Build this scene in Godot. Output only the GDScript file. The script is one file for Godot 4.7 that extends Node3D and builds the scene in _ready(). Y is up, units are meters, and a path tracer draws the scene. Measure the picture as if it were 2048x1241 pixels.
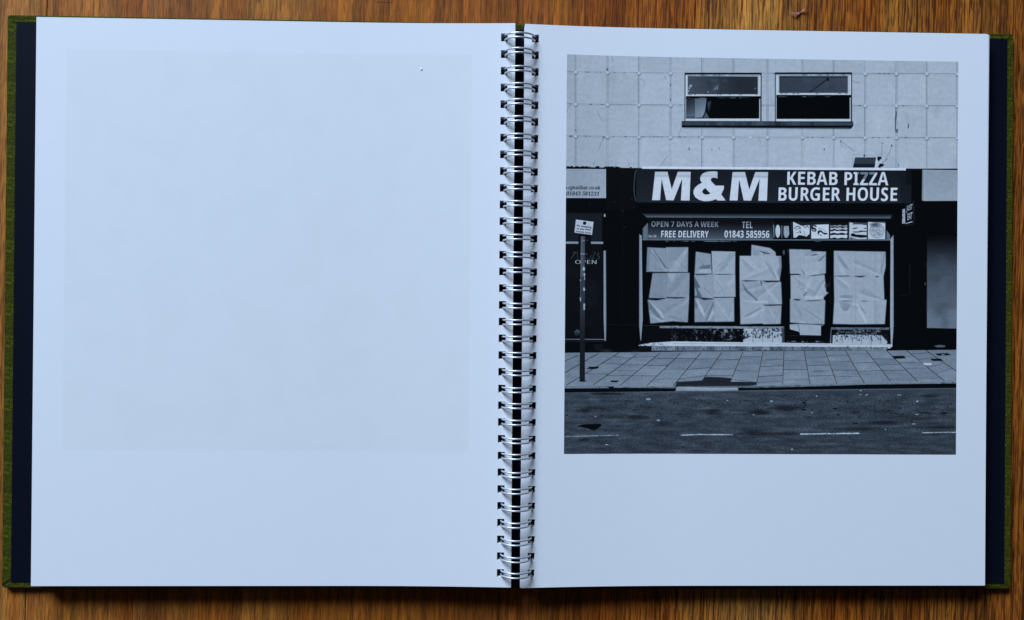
extends Node3D
# An open wire-bound photo book on a wooden table, seen from above.
# x right, y up, z towards the reader; measures below are in millimetres.

const MM := 0.001
const PAGE_W := 240.4
const PAGE_H := 285.4
const GAP := 4.94            # between the two pages at the spine
const BASE_Y := 3.75         # top of the endpapers
const PITCH := 8.47          # wire loops
const LOOPS := 33
const SHEETS := 22
const TABLE_TURN := -1.485   # the boards of the table run a little askew

var rng := RandomNumberGenerator.new()


func _ready() -> void:
	rng.seed = 20240
	setup_view()
	build_table()
	build_book()
	build_small_things()


# ------------------------------------------------------------ camera and light

func setup_view() -> void:
	var cam := Camera3D.new()
	cam.name = "camera"
	cam.fov = 42.19
	cam.near = 0.02
	cam.far = 20.0
	add_child(cam)
	cam.position = Vector3(-0.01335481, 0.41934594, 0.00380004)
	cam.rotation_order = EULER_ORDER_YXZ
	cam.rotation_degrees = Vector3(-88.52867852, -82.90521577, 83.36202805)
	cam.current = true

	var env := Environment.new()
	env.background_mode = Environment.BG_COLOR
	env.background_color = Color(0.175, 0.185, 0.20)
	env.background_energy_multiplier = 1.0
	env.ambient_light_source = Environment.AMBIENT_SOURCE_BG
	env.tonemap_mode = Environment.TONE_MAPPER_LINEAR
	env.tonemap_exposure = 1.0
	env.sdfgi_enabled = true
	env.ssao_enabled = true
	env.ssil_enabled = true
	var we := WorldEnvironment.new()
	we.name = "room_light"
	we.environment = env
	add_child(we)

	# the window: beyond the top edge of the table, a little to the left
	var win := AreaLight3D.new()
	win.name = "window_light"
	win.area_size = Vector2(2.4, 1.65)
	win.light_color = Color(0.80, 0.882, 1.0)
	win.light_energy = 47.0
	win.area_range = 8.0
	win.shadow_enabled = true
	add_child(win)
	win.look_at_from_position(Vector3(-2.0, 2.25, -3.55), Vector3(0.0, 0.0, 0.0), Vector3.UP)


# ------------------------------------------------------------ helpers

func meta(o: Node, label := "", category := "", group := "", kind := "") -> void:
	if label: o.set_meta("label", label)
	if category: o.set_meta("category", category)
	if group: o.set_meta("group", group)
	if kind: o.set_meta("kind", kind)


func node(called: String, parent: Node, at := Vector3.ZERO) -> Node3D:
	var n := Node3D.new()
	n.name = called
	parent.add_child(n, true)
	n.position = at
	return n


func mesh_node(called: String, m: Mesh, mat: Material, parent: Node) -> MeshInstance3D:
	var o := MeshInstance3D.new()
	o.name = called
	o.mesh = m
	o.material_override = mat
	o.cast_shadow = GeometryInstance3D.SHADOW_CASTING_SETTING_ON
	parent.add_child(o, true)
	return o


# one quad a-b-c-d facing n
func quad(st: SurfaceTool, a: Vector3, b: Vector3, c: Vector3, d: Vector3, n: Vector3, ns: Array = [], uv: Array = []) -> void:
	var p := [a, b, c, d]
	var order := [0, 1, 2, 0, 2, 3]
	if (b - a).cross(c - a).dot(n) > 0.0:      # clockwise seen from the front
		order = [0, 2, 1, 0, 3, 2]
	for i in order:
		st.set_normal(ns[i] if ns else n)
		st.set_uv(uv[i] if uv else Vector2.ZERO)
		st.add_vertex(p[i])


# a slab with rounded plan corners and a rounded rim; rings are [inset, height]
func slab(cx: float, cz: float, w: float, d: float, rc: float, rings: Array, uv_rect := Rect2()) -> ArrayMesh:
	var st := SurfaceTool.new()
	st.begin(Mesh.PRIMITIVE_TRIANGLES)
	var steps := 4
	var loops := []
	for r in rings:
		var pts: Array[Vector3] = []
		for q in 4:
			var sx := 1.0 if q == 0 or q == 3 else -1.0
			var sz := 1.0 if q < 2 else -1.0
			var rr: float = maxf(rc - r[0], 0.02)
			var c := Vector3(cx + sx * (w / 2 - r[0] - rr), r[1], cz + sz * (d / 2 - r[0] - rr))
			for k in steps + 1:
				var a: float = (q + float(k) / steps) * PI / 2
				pts.append((c + Vector3(cos(a) * rr, 0, sin(a) * rr)) * MM)
		loops.append(pts)
	var n: int = loops[0].size()
	var uvof := func(p: Vector3) -> Vector2:
		if uv_rect.size.x == 0.0: return Vector2(p.x, p.z)
		return Vector2((p.x / MM - uv_rect.position.x) / uv_rect.size.x, (p.z / MM - uv_rect.position.y) / uv_rect.size.y)
	for i in loops.size() - 1:
		for k in n:
			var k2 := (k + 1) % n
			var a: Vector3 = loops[i][k]
			var b: Vector3 = loops[i][k2]
			var c2: Vector3 = loops[i + 1][k2]
			var d2: Vector3 = loops[i + 1][k]
			var mid := (a + c2) / 2 - Vector3(cx, 0, cz) * MM
			var nn := (b - a).cross(d2 - a)
			if nn.length() < 1e-14: nn = (c2 - b).cross(d2 - b)
			nn = nn.normalized()
			var outward := Vector3(mid.x / w, 0, mid.z / d)
			if nn.dot(outward) + nn.y * 0.001 < 0.0: nn = -nn
			quad(st, a, b, c2, d2, nn, [], [uvof.call(a), uvof.call(b), uvof.call(c2), uvof.call(d2)])
	for e in [[0, Vector3.DOWN], [loops.size() - 1, Vector3.UP]]:
		var L: Array = loops[e[0]]
		var c := Vector3(cx, 0, cz) * MM
		c.y = L[0].y
		for k in n:
			var a: Vector3 = L[k]
			var b: Vector3 = L[(k + 1) % n]
			quad(st, c, a, b, c, e[1], [], [uvof.call(c), uvof.call(a), uvof.call(b), uvof.call(c)])
	return st.commit()


# a thin prism over a plan polygon (points are Vector2(x, z) in mm), top at y1
func prism(poly: PackedVector2Array, y0: float, y1: float, bevel := 0.0) -> ArrayMesh:
	var st := SurfaceTool.new()
	st.begin(Mesh.PRIMITIVE_TRIANGLES)
	var c := Vector2.ZERO
	for p in poly: c += p
	c /= poly.size()
	var top := poly
	if bevel > 0.0:
		var off := Geometry2D.offset_polygon(poly, -bevel, Geometry2D.JOIN_MITER)
		if off.size() == 1 and off[0].size() == poly.size():
			top = PackedVector2Array()
			for p in poly:                       # nearest inset corner
				var best := p
				var bd := 1e9
				for q in off[0]:
					if p.distance_to(q) < bd:
						bd = p.distance_to(q)
						best = q
				top.append(best)
	var idx := Geometry2D.triangulate_polygon(top)
	for i in range(0, idx.size(), 3):
		var a := Vector3(top[idx[i]].x, y1, top[idx[i]].y) * MM
		var b := Vector3(top[idx[i + 1]].x, y1, top[idx[i + 1]].y) * MM
		var d := Vector3(top[idx[i + 2]].x, y1, top[idx[i + 2]].y) * MM
		quad(st, a, b, d, a, Vector3.UP)
	for i in poly.size():
		var j := (i + 1) % poly.size()
		var e := poly[j] - poly[i]
		var n := Vector3(e.y, 0, -e.x).normalized()
		var m := (poly[i] + poly[j]) / 2 - c
		if n.x * m.x + n.z * m.y < 0: n = -n
		if bevel > 0.0: n = (n + Vector3.UP * 0.7).normalized()
		quad(st, Vector3(poly[i].x, y0, poly[i].y) * MM, Vector3(poly[j].x, y0, poly[j].y) * MM, Vector3(top[j].x, y1, top[j].y) * MM, Vector3(top[i].x, y1, top[i].y) * MM, n)
	return st.commit()


func add_tube(st: SurfaceTool, pts: PackedVector3Array, r: float, sides := 8) -> void:
	var rings := []
	for i in pts.size():
		var t := (pts[mini(i + 1, pts.size() - 1)] - pts[maxi(i - 1, 0)]).normalized()
		var ref := Vector3.RIGHT if absf(t.x) < 0.9 else Vector3.UP
		if i > 0:
			ref = rings[i - 1][0][1]
		var u := (ref - t * ref.dot(t)).normalized()
		var v := t.cross(u)
		var ring := []
		for k in sides:
			var a := TAU * k / sides
			var nn := u * cos(a) + v * sin(a)
			ring.append([pts[i] + nn * r, nn])
		rings.append([[pts[i], u], ring])
	for i in pts.size() - 1:
		for k in sides:
			var k2 := (k + 1) % sides
			var A = rings[i][1][k]
			var B = rings[i][1][k2]
			var C = rings[i + 1][1][k2]
			var D = rings[i + 1][1][k]
			quad(st, A[0], B[0], C[0], D[0], A[1] + B[1], [A[1], B[1], C[1], D[1]])
	for e in [0, pts.size() - 1]:
		var t := (pts[e] - pts[1 if e == 0 else e - 1]).normalized()
		for k in sides:
			quad(st, pts[e], rings[e][1][k][0], rings[e][1][(k + 1) % sides][0], pts[e], t)


func noise(sd: int, freq: float, octaves := 3) -> FastNoiseLite:
	var n := FastNoiseLite.new()
	n.seed = sd
	n.noise_type = FastNoiseLite.TYPE_SIMPLEX_SMOOTH
	n.frequency = freq
	n.fractal_octaves = octaves
	return n


# noise as bytes, w by h, stretched along y by the factor long
func noise_bytes(sd: int, freq: float, octaves: int, w: int, h: int, long := 1.0, wide := 1.0) -> PackedByteArray:
	var im := noise(sd, freq, octaves).get_image(maxi(2, int(w / wide)), maxi(2, int(h / long)), false, false, true)
	im.convert(Image.FORMAT_L8)
	im.resize(w, h, Image.INTERPOLATE_CUBIC)
	return im.get_data()


func lin(v: float) -> float:
	return v / 12.92 if v <= 0.04045 else pow((v + 0.055) / 1.055, 2.4)


func srgb(v: float) -> float:
	v = clampf(v, 0.0, 1.0)
	return v * 12.92 if v <= 0.0031308 else 1.055 * pow(v, 1.0 / 2.4) - 0.055


# ------------------------------------------------------------ the table

# tone of the oak across the boards (millimetres across, then a display colour)
const GRAIN := [
	[-420, 140, 98, 54], [-262, 148, 106, 62], [-254, 134, 86, 44], [-247, 152, 108, 62], [-243, 120, 80, 46],
	[-236, 146, 100, 54], [-212, 146, 100, 54], [-201, 132, 80, 38], [-193, 138, 96, 58], [-184, 122, 78, 42],
	[-172, 128, 84, 44], [-166, 146, 100, 52], [-152, 132, 84, 38], [-144, 132, 84, 38], [-138, 156, 110, 58],
	[-116, 152, 104, 52], [-106, 130, 80, 34], [-92, 140, 92, 42], [-70, 132, 84, 36], [-52, 140, 90, 40],
	[-32, 136, 86, 40], [-14, 128, 80, 38], [2, 134, 84, 42], [20, 138, 90, 42], [34, 126, 76, 32],
	[46, 122, 68, 26], [58, 140, 86, 38], [66, 150, 92, 42], [76, 130, 76, 32], [86, 138, 86, 38],
	[92, 122, 74, 34], [97, 152, 102, 50], [108, 156, 112, 62], [124, 164, 124, 76], [136, 150, 108, 60],
	[148, 150, 102, 50], [160, 142, 92, 42], [172, 134, 80, 32], [188, 136, 84, 34], [197, 158, 112, 58],
	[206, 140, 90, 40], [216, 130, 78, 32], [226, 142, 96, 46], [244, 138, 92, 44], [262, 130, 82, 36],
	[420, 130, 82, 36]]


func grain_tone(x: float) -> Vector3:
	for i in GRAIN.size() - 1:
		if x < GRAIN[i + 1][0]:
			var t: float = clampf((x - GRAIN[i][0]) / float(GRAIN[i + 1][0] - GRAIN[i][0]), 0, 1)
			return Vector3(GRAIN[i][1], GRAIN[i][2], GRAIN[i][3]).lerp(Vector3(GRAIN[i + 1][1], GRAIN[i + 1][2], GRAIN[i + 1][3]), t)
	return Vector3(140, 96, 48)


func wood_material(x0: float, x1: float, z0: float, z1: float, sd: int, fine: bool) -> StandardMaterial3D:
	var ppm := 4.4 if fine else 2.0
	var w := int((x1 - x0) * ppm)
	var h := int((z1 - z0) * (2.6 if fine else 1.2))
	var streak := noise_bytes(sd, 0.055 * 4.4 / ppm, 3, w, h, 34.0)        # fine lines along the grain
	var band := noise_bytes(sd + 1, 0.012 * 4.4 / ppm, 3, w, h, 30.0)      # broader bands
	var pore := noise_bytes(sd + 2, 0.27 * 4.4 / ppm, 2, w, h, 14.0)        # short dark pores
	var pore2 := noise_bytes(sd + 3, 0.17 * 4.4 / ppm, 2, w, h, 40.0)      # long dark lines
	var fleck := noise_bytes(sd + 4, 0.30, 2, w, h, 7.0)
	var wander := noise_bytes(sd + 5, 0.006, 2, w, h, 4.0)
	var col := PackedByteArray()
	col.resize(w * h * 3)
	var bump := PackedByteArray()
	bump.resize(w * h)
	var lut: Array[Vector3] = []
	for i in w + 80:
		lut.append(grain_tone(x0 + (i - 40) / ppm))
	var gain := 1.0
	for j in h:
		for i in w:
			var o := j * w + i
			var sh := int((wander[o] - 128) * 0.16 * ppm / 4.4 * 2.0)
			var c: Vector3 = lut[clampi(i + 40 + sh, 0, w + 79)]
			var X := x0 + i / ppm
			var right := clampf((X + 20.0) / 110.0, 0.0, 1.0)               # coarser pores towards the right
			var s := (streak[o] - 128) / 128.0
			var b := (band[o] - 128) / 128.0
			var p := clampf((pore[o] - 163) / 22.0, 0, 1) * (0.48 + 0.42 * right)
			var p2 := clampf((pore2[o] - 160) / 14.0, 0, 1) * (0.2 + 0.65 * right)
			var f := (fleck[o] - 128) / 128.0
			var dark := maxf(p, p2)
			c *= 0.83
			gain = (1.0 + 0.22 * s + 0.13 * b + 0.20 * f) * (1.0 - 0.60 * dark)
			var k := o * 3
			col[k] = clampi(int(c.x * gain * (1.0 + 0.08 * dark) + 4), 0, 255)
			col[k + 1] = clampi(int(c.y * 1.03 * gain * (1.0 - 0.025 * s)), 0, 255)
			col[k + 2] = clampi(int(c.z * 0.88 * gain * (1.0 - 0.12 * s)), 0, 255)
			bump[o] = clampi(int(200 + 22 * s - 150 * dark), 0, 255)
	# from display colours to the colour of the wood itself under the cool window
	var mapr := PackedByteArray()
	var mapg := PackedByteArray()
	var mapb := PackedByteArray()
	for v in 256:
		mapr.append(int(255 * srgb(lin(v / 255.0) / 0.575)))
		mapg.append(int(255 * srgb(lin(v / 255.0) / 0.74)))
		mapb.append(int(255 * srgb(lin(v / 255.0) / 0.97)))
	for k in range(0, w * h * 3, 3):
		col[k] = mapr[col[k]]
		col[k + 1] = mapg[col[k + 1]]
		col[k + 2] = mapb[col[k + 2]]
	var im := Image.create_from_data(w, h, false, Image.FORMAT_RGB8, col)
	# scratches and knots that the photograph shows
	for mark in [[-79, -155.2, 9.0, 0.5], [-139.6, -153.5, 0.9, 1.6]]:
		if mark[0] > x0 and mark[0] < x1:
			var px := int((mark[0] - x0) * ppm)
			var py := int((mark[1] - z0) * h / (z1 - z0))
			for a in int(mark[2] * ppm):
				for bb in maxi(1, int(mark[3] * h / (z1 - z0))):
					var xx := clampi(px + a, 0, w - 1)
					var yy := clampi(py + bb - int(a * 0.02), 0, h - 1)
					im.set_pixel(xx, yy, im.get_pixel(xx, yy) * Color(0.62, 0.55, 0.5))
	im.generate_mipmaps()
	var nm := Image.create_from_data(w, h, false, Image.FORMAT_L8, bump)
	nm.convert(Image.FORMAT_RGBA8)
	nm.bump_map_to_normal_map(1.6)
	nm.generate_mipmaps()
	var m := StandardMaterial3D.new()
	m.albedo_texture = ImageTexture.create_from_image(im)
	m.normal_enabled = true
	m.normal_texture = ImageTexture.create_from_image(nm)
	m.normal_scale = 0.6
	m.roughness = 0.5
	m.metallic_specular = 0.24
	m.texture_filter = BaseMaterial3D.TEXTURE_FILTER_LINEAR_WITH_MIPMAPS_ANISOTROPIC
	return m


func build_table() -> void:
	var t := node("wooden_table_top", self)
	meta(t, "oiled oak table top of glued boards running under the book", "table", "", "structure")
	t.rotation_degrees.y = TABLE_TURN
	# seams across the boards; those at -247 and 88.6 show as dark gaps
	var cuts := [-566.0, -457.0, -348.0, -247.2, -130.0, -21.0, 88.6, 198.0, 307.0, 416.0, 525.0]
	var open := [-247.2, 88.6]
	for i in cuts.size() - 1:
		var x0: float = cuts[i]
		var x1: float = cuts[i + 1]
		var g0 := 0.16 if x0 in open else 0.02
		var g1 := 0.16 if x1 in open else 0.02
		var seen := x1 > -275 and x0 < 280
		var z0 := -235.0 if seen else -330.0
		var z1 := 235.0 if seen else 330.0
		var mat := wood_material(x0, x1, z0, z1, 100 + i * 17, seen)
		var bev := 0.25 if (x0 in open or x1 in open) else 0.06
		var mm := slab((x0 + g0 + x1 - g1) / 2, 0, x1 - x0 - g0 - g1, 660, 0.3, [[0, -24], [0, -bev], [bev * 0.3, -bev * 0.3], [bev, 0]], Rect2(x0, z0, x1 - x0, z1 - z0))
		mesh_node("plank", mm, mat, t)
	var under := StandardMaterial3D.new()
	under.albedo_color = Color(0.10, 0.06, 0.035)
	under.roughness = 0.9
	mesh_node("batten", slab(-20.5, 0, 1080, 600, 4, [[0, -40], [0, -24.3]]), under, t)


# ------------------------------------------------------------ the book

func cloth_material() -> StandardMaterial3D:
	var n := 256
	var col := PackedByteArray()
	col.resize(n * n * 3)
	var bump := PackedByteArray()
	bump.resize(n * n)
	var v1 := noise_bytes(51, 0.05, 3, n, n, 1.0, 6.0)
	var v2 := noise_bytes(52, 0.05, 3, n, n, 6.0, 1.0)
	var v3 := noise_bytes(53, 0.03, 2, n, n)
	for j in n:
		for i in n:
			var o := j * n + i
			var warp := sin(TAU * i * 40.0 / n)
			var weft := sin(TAU * j * 40.0 / n)
			var over := 1.0 if (int(i * 80.0 / n) + int(j * 80.0 / n)) % 2 == 0 else 0.0
			var hgt := over * absf(warp) + (1.0 - over) * absf(weft)
			var g := 0.66 + 0.30 * hgt + (v1[o] - 128) / 128.0 * 0.34 + (v2[o] - 128) / 128.0 * 0.16 + (v3[o] - 128) / 128.0 * 0.12
			col[o * 3] = clampi(int(76 * g), 0, 255)
			col[o * 3 + 1] = clampi(int(80 * g), 0, 255)
			col[o * 3 + 2] = clampi(int(13 * g), 0, 255)
			bump[o] = clampi(int(70 + 110 * hgt + (v1[o] - 128) * 0.4), 0, 255)
	var im := Image.create_from_data(n, n, false, Image.FORMAT_RGB8, col)
	im.generate_mipmaps()
	var nm := Image.create_from_data(n, n, false, Image.FORMAT_L8, bump)
	nm.convert(Image.FORMAT_RGBA8)
	nm.bump_map_to_normal_map(3.0)
	nm.generate_mipmaps()
	var m := StandardMaterial3D.new()
	m.albedo_texture = ImageTexture.create_from_image(im)
	m.normal_enabled = true
	m.normal_texture = ImageTexture.create_from_image(nm)
	m.uv1_triplanar = true
	m.uv1_scale = Vector3.ONE * 62.0
	m.roughness = 0.85
	m.metallic_specular = 0.2
	return m


func sheet_y(u: float, k: int, right: bool) -> float:
	# u millimetres from the spine edge; sheets lift towards the wire
	var t := float(k + 1) / SHEETS
	var top := 9.75 if right else 10.45
	var lift := 2.75 * pow(clampf(1.0 - u / 85.0, 0, 1), 2.0) + (0.65 * pow(clampf(1.0 - u / 85.0, 0, 1), 2.0) if right else 0.0)
	return BASE_Y + t * (top - BASE_Y + lift)


# side -1 left, 1 right; k counts from the cover upwards
func sheet_mesh(side: int, k: int, width: float, thick: float) -> ArrayMesh:
	var st := SurfaceTool.new()
	st.begin(Mesh.PRIMITIVE_TRIANGLES)
	var right := side > 0
	var hu0 := 3.55                    # hole, from the spine edge
	var hu1 := 7.15
	var hh := 2.0                     # half its height
	var us := [0.0, hu0, hu1, 12.0, 20.0, 30.0, 42.0, 55.0, 70.0, 85.0, width * 0.6, width]
	var zh := PAGE_H / 2
	var P := func(u: float, z: float, up: bool) -> Vector3:
		return Vector3(side * (GAP / 2 + u), sheet_y(u, k, right) - (0.0 if up else thick), z) * MM
	var N := func(u: float) -> Vector3:
		var d := (sheet_y(u + 0.2, k, right) - sheet_y(u - 0.2, k, right)) / 0.4
		return Vector3(-side * d, 1, 0).normalized()
	var UV := func(u: float, z: float) -> Vector2:
		var a := u / PAGE_W
		return Vector2(a if right else 1.0 - a, z / PAGE_H + 0.5)
	var put := func(ua: float, ub: float, za: float, zb: float) -> void:
		var na: Vector3 = N.call(ua)
		var nb: Vector3 = N.call(ub)
		quad(st, P.call(ua, za, true), P.call(ub, za, true), P.call(ub, zb, true), P.call(ua, zb, true), Vector3.UP, [na, nb, nb, na], [UV.call(ua, za), UV.call(ub, za), UV.call(ub, zb), UV.call(ua, zb)])
		quad(st, P.call(ua, za, false), P.call(ub, za, false), P.call(ub, zb, false), P.call(ua, zb, false), Vector3.DOWN, [-na, -nb, -nb, -na], [UV.call(ua, za), UV.call(ub, za), UV.call(ub, zb), UV.call(ua, zb)])
	var wall := func(ua: float, za: float, ub: float, zb: float, n: Vector3) -> void:
		quad(st, P.call(ua, za, false), P.call(ub, zb, false), P.call(ub, zb, true), P.call(ua, za, true), n, [], [UV.call(ua, za), UV.call(ub, zb), UV.call(ub, zb), UV.call(ua, za)])
	for i in us.size() - 1:
		if i == 1: continue
		put.call(us[i], us[i + 1], -zh, zh)
	var z := -zh
	for i in LOOPS:
		var zc := (i - (LOOPS - 1) / 2.0) * PITCH
		put.call(hu0, hu1, z, zc - hh)
		wall.call(hu0, zc - hh, hu1, zc - hh, Vector3.BACK)
		wall.call(hu0, zc + hh, hu1, zc + hh, Vector3.FORWARD)
		wall.call(hu0, zc - hh, hu0, zc + hh, Vector3.RIGHT * side)
		wall.call(hu1, zc - hh, hu1, zc + hh, Vector3.LEFT * side)
		z = zc + hh
	put.call(hu0, hu1, z, zh)
	for i in us.size() - 1:
		wall.call(us[i], -zh, us[i + 1], -zh, Vector3.FORWARD)
		wall.call(us[i], zh, us[i + 1], zh, Vector3.BACK)
	wall.call(0.0, -zh, 0.0, zh, Vector3.LEFT * side)
	wall.call(width, -zh, width, zh, Vector3.RIGHT * side)
	return st.commit()


func paper_material(ghost: bool) -> StandardMaterial3D:
	var w := 960
	var h := 1140
	var fibre := noise_bytes(71, 0.35, 2, w, h)
	var cloud := noise_bytes(72, 0.008, 3, w, h)
	var cloud2 := noise_bytes(73, 0.02, 2, w, h)
	var col := PackedByteArray()
	col.resize(w * h * 3)
	# the picture printed on the back shows through as a faint square
	var gx0 := (PAGE_W + GAP / 2 - 228.5) / PAGE_W * w
	var gx1 := (PAGE_W + GAP / 2 - 23.9) / PAGE_W * w
	var gy0 := (-127.3 / PAGE_H + 0.5) * h
	var gy1 := (75.1 / PAGE_H + 0.5) * h
	for j in h:
		var fy := clampf((j - gy0) / 4.0, 0, 1) * clampf((gy1 - j) / 4.0, 0, 1)
		for i in w:
			var o := j * w + i
			var v := 231.0 + (fibre[o] - 128) * 0.018 + (cloud2[o] - 128) * 0.005
			var t := 0.0
			if ghost and fy > 0.0:
				t = fy * clampf((i - gx0) / 4.0, 0, 1) * clampf((gx1 - i) / 4.0, 0, 1)
				v -= t * (3.2 + clampf((cloud[o] - 122) * 0.02, 0.0, 1.3))
			col[o * 3] = int(v - 1.2)
			col[o * 3 + 1] = int(v + 0.4)
			col[o * 3 + 2] = int(v + 0.6 - t * 1.0)
	var im := Image.create_from_data(w, h, false, Image.FORMAT_RGB8, col)
	im.generate_mipmaps()
	var m := StandardMaterial3D.new()
	m.albedo_texture = ImageTexture.create_from_image(im)
	m.roughness = 0.72
	m.metallic_specular = 0.3
	return m


func build_cover(book: Node3D, side: int, cloth: Material, navy: Material) -> void:
	var dz := 0.9 if side > 0 else 0.0
	var xo := 261.7 if side < 0 else 260.6      # outer edge
	var xi := 10.6
	var zt := -146.2 + dz
	var zb := 146.2 + dz
	var cx := side * (xo + xi) / 2
	var w := xo - xi
	var board := mesh_node("cover_board", slab(cx, (zt + zb) / 2, w, zb - zt, 1.3, [[0.5, 0.05], [0.12, 0.3], [0, 0.8], [0, 2.55], [0.12, 2.9], [0.5, 3.15], [0.8, 3.2]]), cloth, book)
	meta(board, "green cloth covered board under the " + ("blank page" if side < 0 else "page with the photograph"))
	# turned-in cloth: three strips with mitred corners
	var s := float(side)
	var o := 0.35
	var tw := 15.0
	var strip := func(poly: Array, y: float) -> void:
		var pv := PackedVector2Array()
		for p in poly: pv.append(p)
		mesh_node("turn_in", prism(pv, 3.13, y + 0.75, 0.12), cloth, board)
	strip.call([Vector2(s * (xo - o), zt + 1.2), Vector2(s * (xo - o), zb - 1.6), Vector2(s * (xo - 4.4), zb - 4.6), Vector2(s * (xo - tw), zb - 13), Vector2(s * (xo - tw), zt + 14), Vector2(s * (xo - 4.2), zt + 4.4)], 2.72)
	strip.call([Vector2(s * (xo - 1.3), zt + o), Vector2(s * (xo - 4.3), zt + 3.9), Vector2(s * (xo - tw), zt + 13.5), Vector2(s * xi, zt + 13.5), Vector2(s * xi, zt + o)], 2.66)
	strip.call([Vector2(s * (xo - 1.0), zb - o), Vector2(s * (xo - 4.9), zb - 3.6), Vector2(s * (xo - tw), zb - 11.5), Vector2(s * xi, zb - 11.5), Vector2(s * xi, zb - o)], 2.66)
	# little pleats of cloth gathered at the corners
	var st := SurfaceTool.new()
	st.begin(Mesh.PRIMITIVE_TRIANGLES)
	for k in 3:
		var a0 := Vector3(s * (xo - 0.9 - 0.5 * k), 3.37, zt + 2.2 - 0.55 * k) * MM
		var a1 := Vector3(s * (xo - 3.2 - 0.7 * k), 3.49, zt + 4.3 - 0.35 * k) * MM
		add_tube(st, PackedVector3Array([a0, (a0 + a1) / 2 + Vector3(0, 0.00006, 0), a1]), 0.00016, 6)
	mesh_node("pleat", st.commit(), cloth, board)
	# endpaper pasted over the turn-in
	var ex := 4.9 if side < 0 else 3.6
	var ez := 3.7 if side < 0 else 3.0
	var ew := xo - ex - xi
	var end := mesh_node("endpaper", slab(s * (xo - ex + xi) / 2, (zt + ez + zb - 3.0) / 2, ew, zb - zt - ez - 3.0, 0.3, [[0, 3.25], [0, 3.57], [0.08, 3.65]]), navy, board)
	meta(end, "dark navy endpaper")


func build_book() -> void:
	var book := node("photo_book", self)
	meta(book, "open wire bound photo book with green cloth cover lying on the wooden table", "book")
	var cloth := cloth_material()
	var navy := StandardMaterial3D.new()
	navy.albedo_color = Color(0.050, 0.062, 0.105)
	navy.roughness = 0.6
	navy.metallic_specular = 0.16
	build_cover(book, -1, cloth, navy)
	build_cover(book, 1, cloth, navy)
	# spine of the case, lying flat between the boards
	var spine := mesh_node("spine_strip", slab(0, 0.3, 18.8, 293.6, 0.8, [[0.4, 0.04], [0, 0.35], [0, 1.1], [0.4, 1.4], [0.7, 1.45]]), cloth, book)
	mesh_node("endpaper", slab(0, 0.3, 17.6, 284.2, 0.3, [[0, 1.4], [0, 1.54], [0.06, 1.6]]), navy, spine)
	var lining := mesh_node("spine_lining", slab(0, 1.0, 8.4, 287.2, 0.3, [[0, 4.35], [0, 4.5], [0.1, 4.6]]), navy, spine)
	meta(lining, "dark strip lining the gap between the pages")
	var hinge_st := SurfaceTool.new()
	hinge_st.begin(Mesh.PRIMITIVE_TRIANGLES)
	for s in [-1.0, 1.0]:                       # the cloth joint from board to spine
		var y := [0.3, 0.9]
		quad(hinge_st, Vector3(s * 8.8, y[0], -145.6) * MM, Vector3(s * 11.2, y[1], -145.6) * MM, Vector3(s * 11.2, y[1], 146.0) * MM, Vector3(s * 8.8, y[0], 146.0) * MM, Vector3.UP)
		quad(hinge_st, Vector3(s * 8.8, y[0] - 0.25, -145.6) * MM, Vector3(s * 11.2, y[1] - 0.25, -145.6) * MM, Vector3(s * 11.2, y[1] - 0.25, 146.0) * MM, Vector3(s * 8.8, y[0] - 0.25, 146.0) * MM, Vector3.DOWN)
	mesh_node("joint_cloth", hinge_st.commit(), cloth, spine)

	# the leaves, from the cover upwards; the top one of each side is the open page
	var paper := paper_material(false)
	var ghost := paper_material(true)
	for side: int in [-1, 1]:
		for k in SHEETS:
			var topmost := k == SHEETS - 1
			var width := PAGE_W + (0.0 if topmost else rng.randf_range(-0.5, 0.25))
			var turn := 0.0 if topmost else rng.randf_range(-0.07, 0.07)
			var shift := 0.0 if topmost else rng.randf_range(-0.22, 0.22)
			if k == SHEETS - 2:
				turn = 0.10 if side < 0 else -0.13
				width = PAGE_W - 1.0 if side < 0 else PAGE_W + 0.35
				shift = -0.15 if side < 0 else 0.1
			var mm := sheet_mesh(side, k, width, 0.2)
			var o := mesh_node("page" if topmost else "sheet", mm, ghost if topmost and side < 0 else paper, book)
			o.rotation_degrees.y = turn
			o.position.z = shift * MM
			if topmost:
				if side < 0:
					meta(o, "blank white page with a faint square showing through from its back")
				else:
					o.position.z = 0.0003
					meta(o, "white page with a square black and white photograph printed on it")
					add_print(o)
	build_wire(book)


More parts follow.
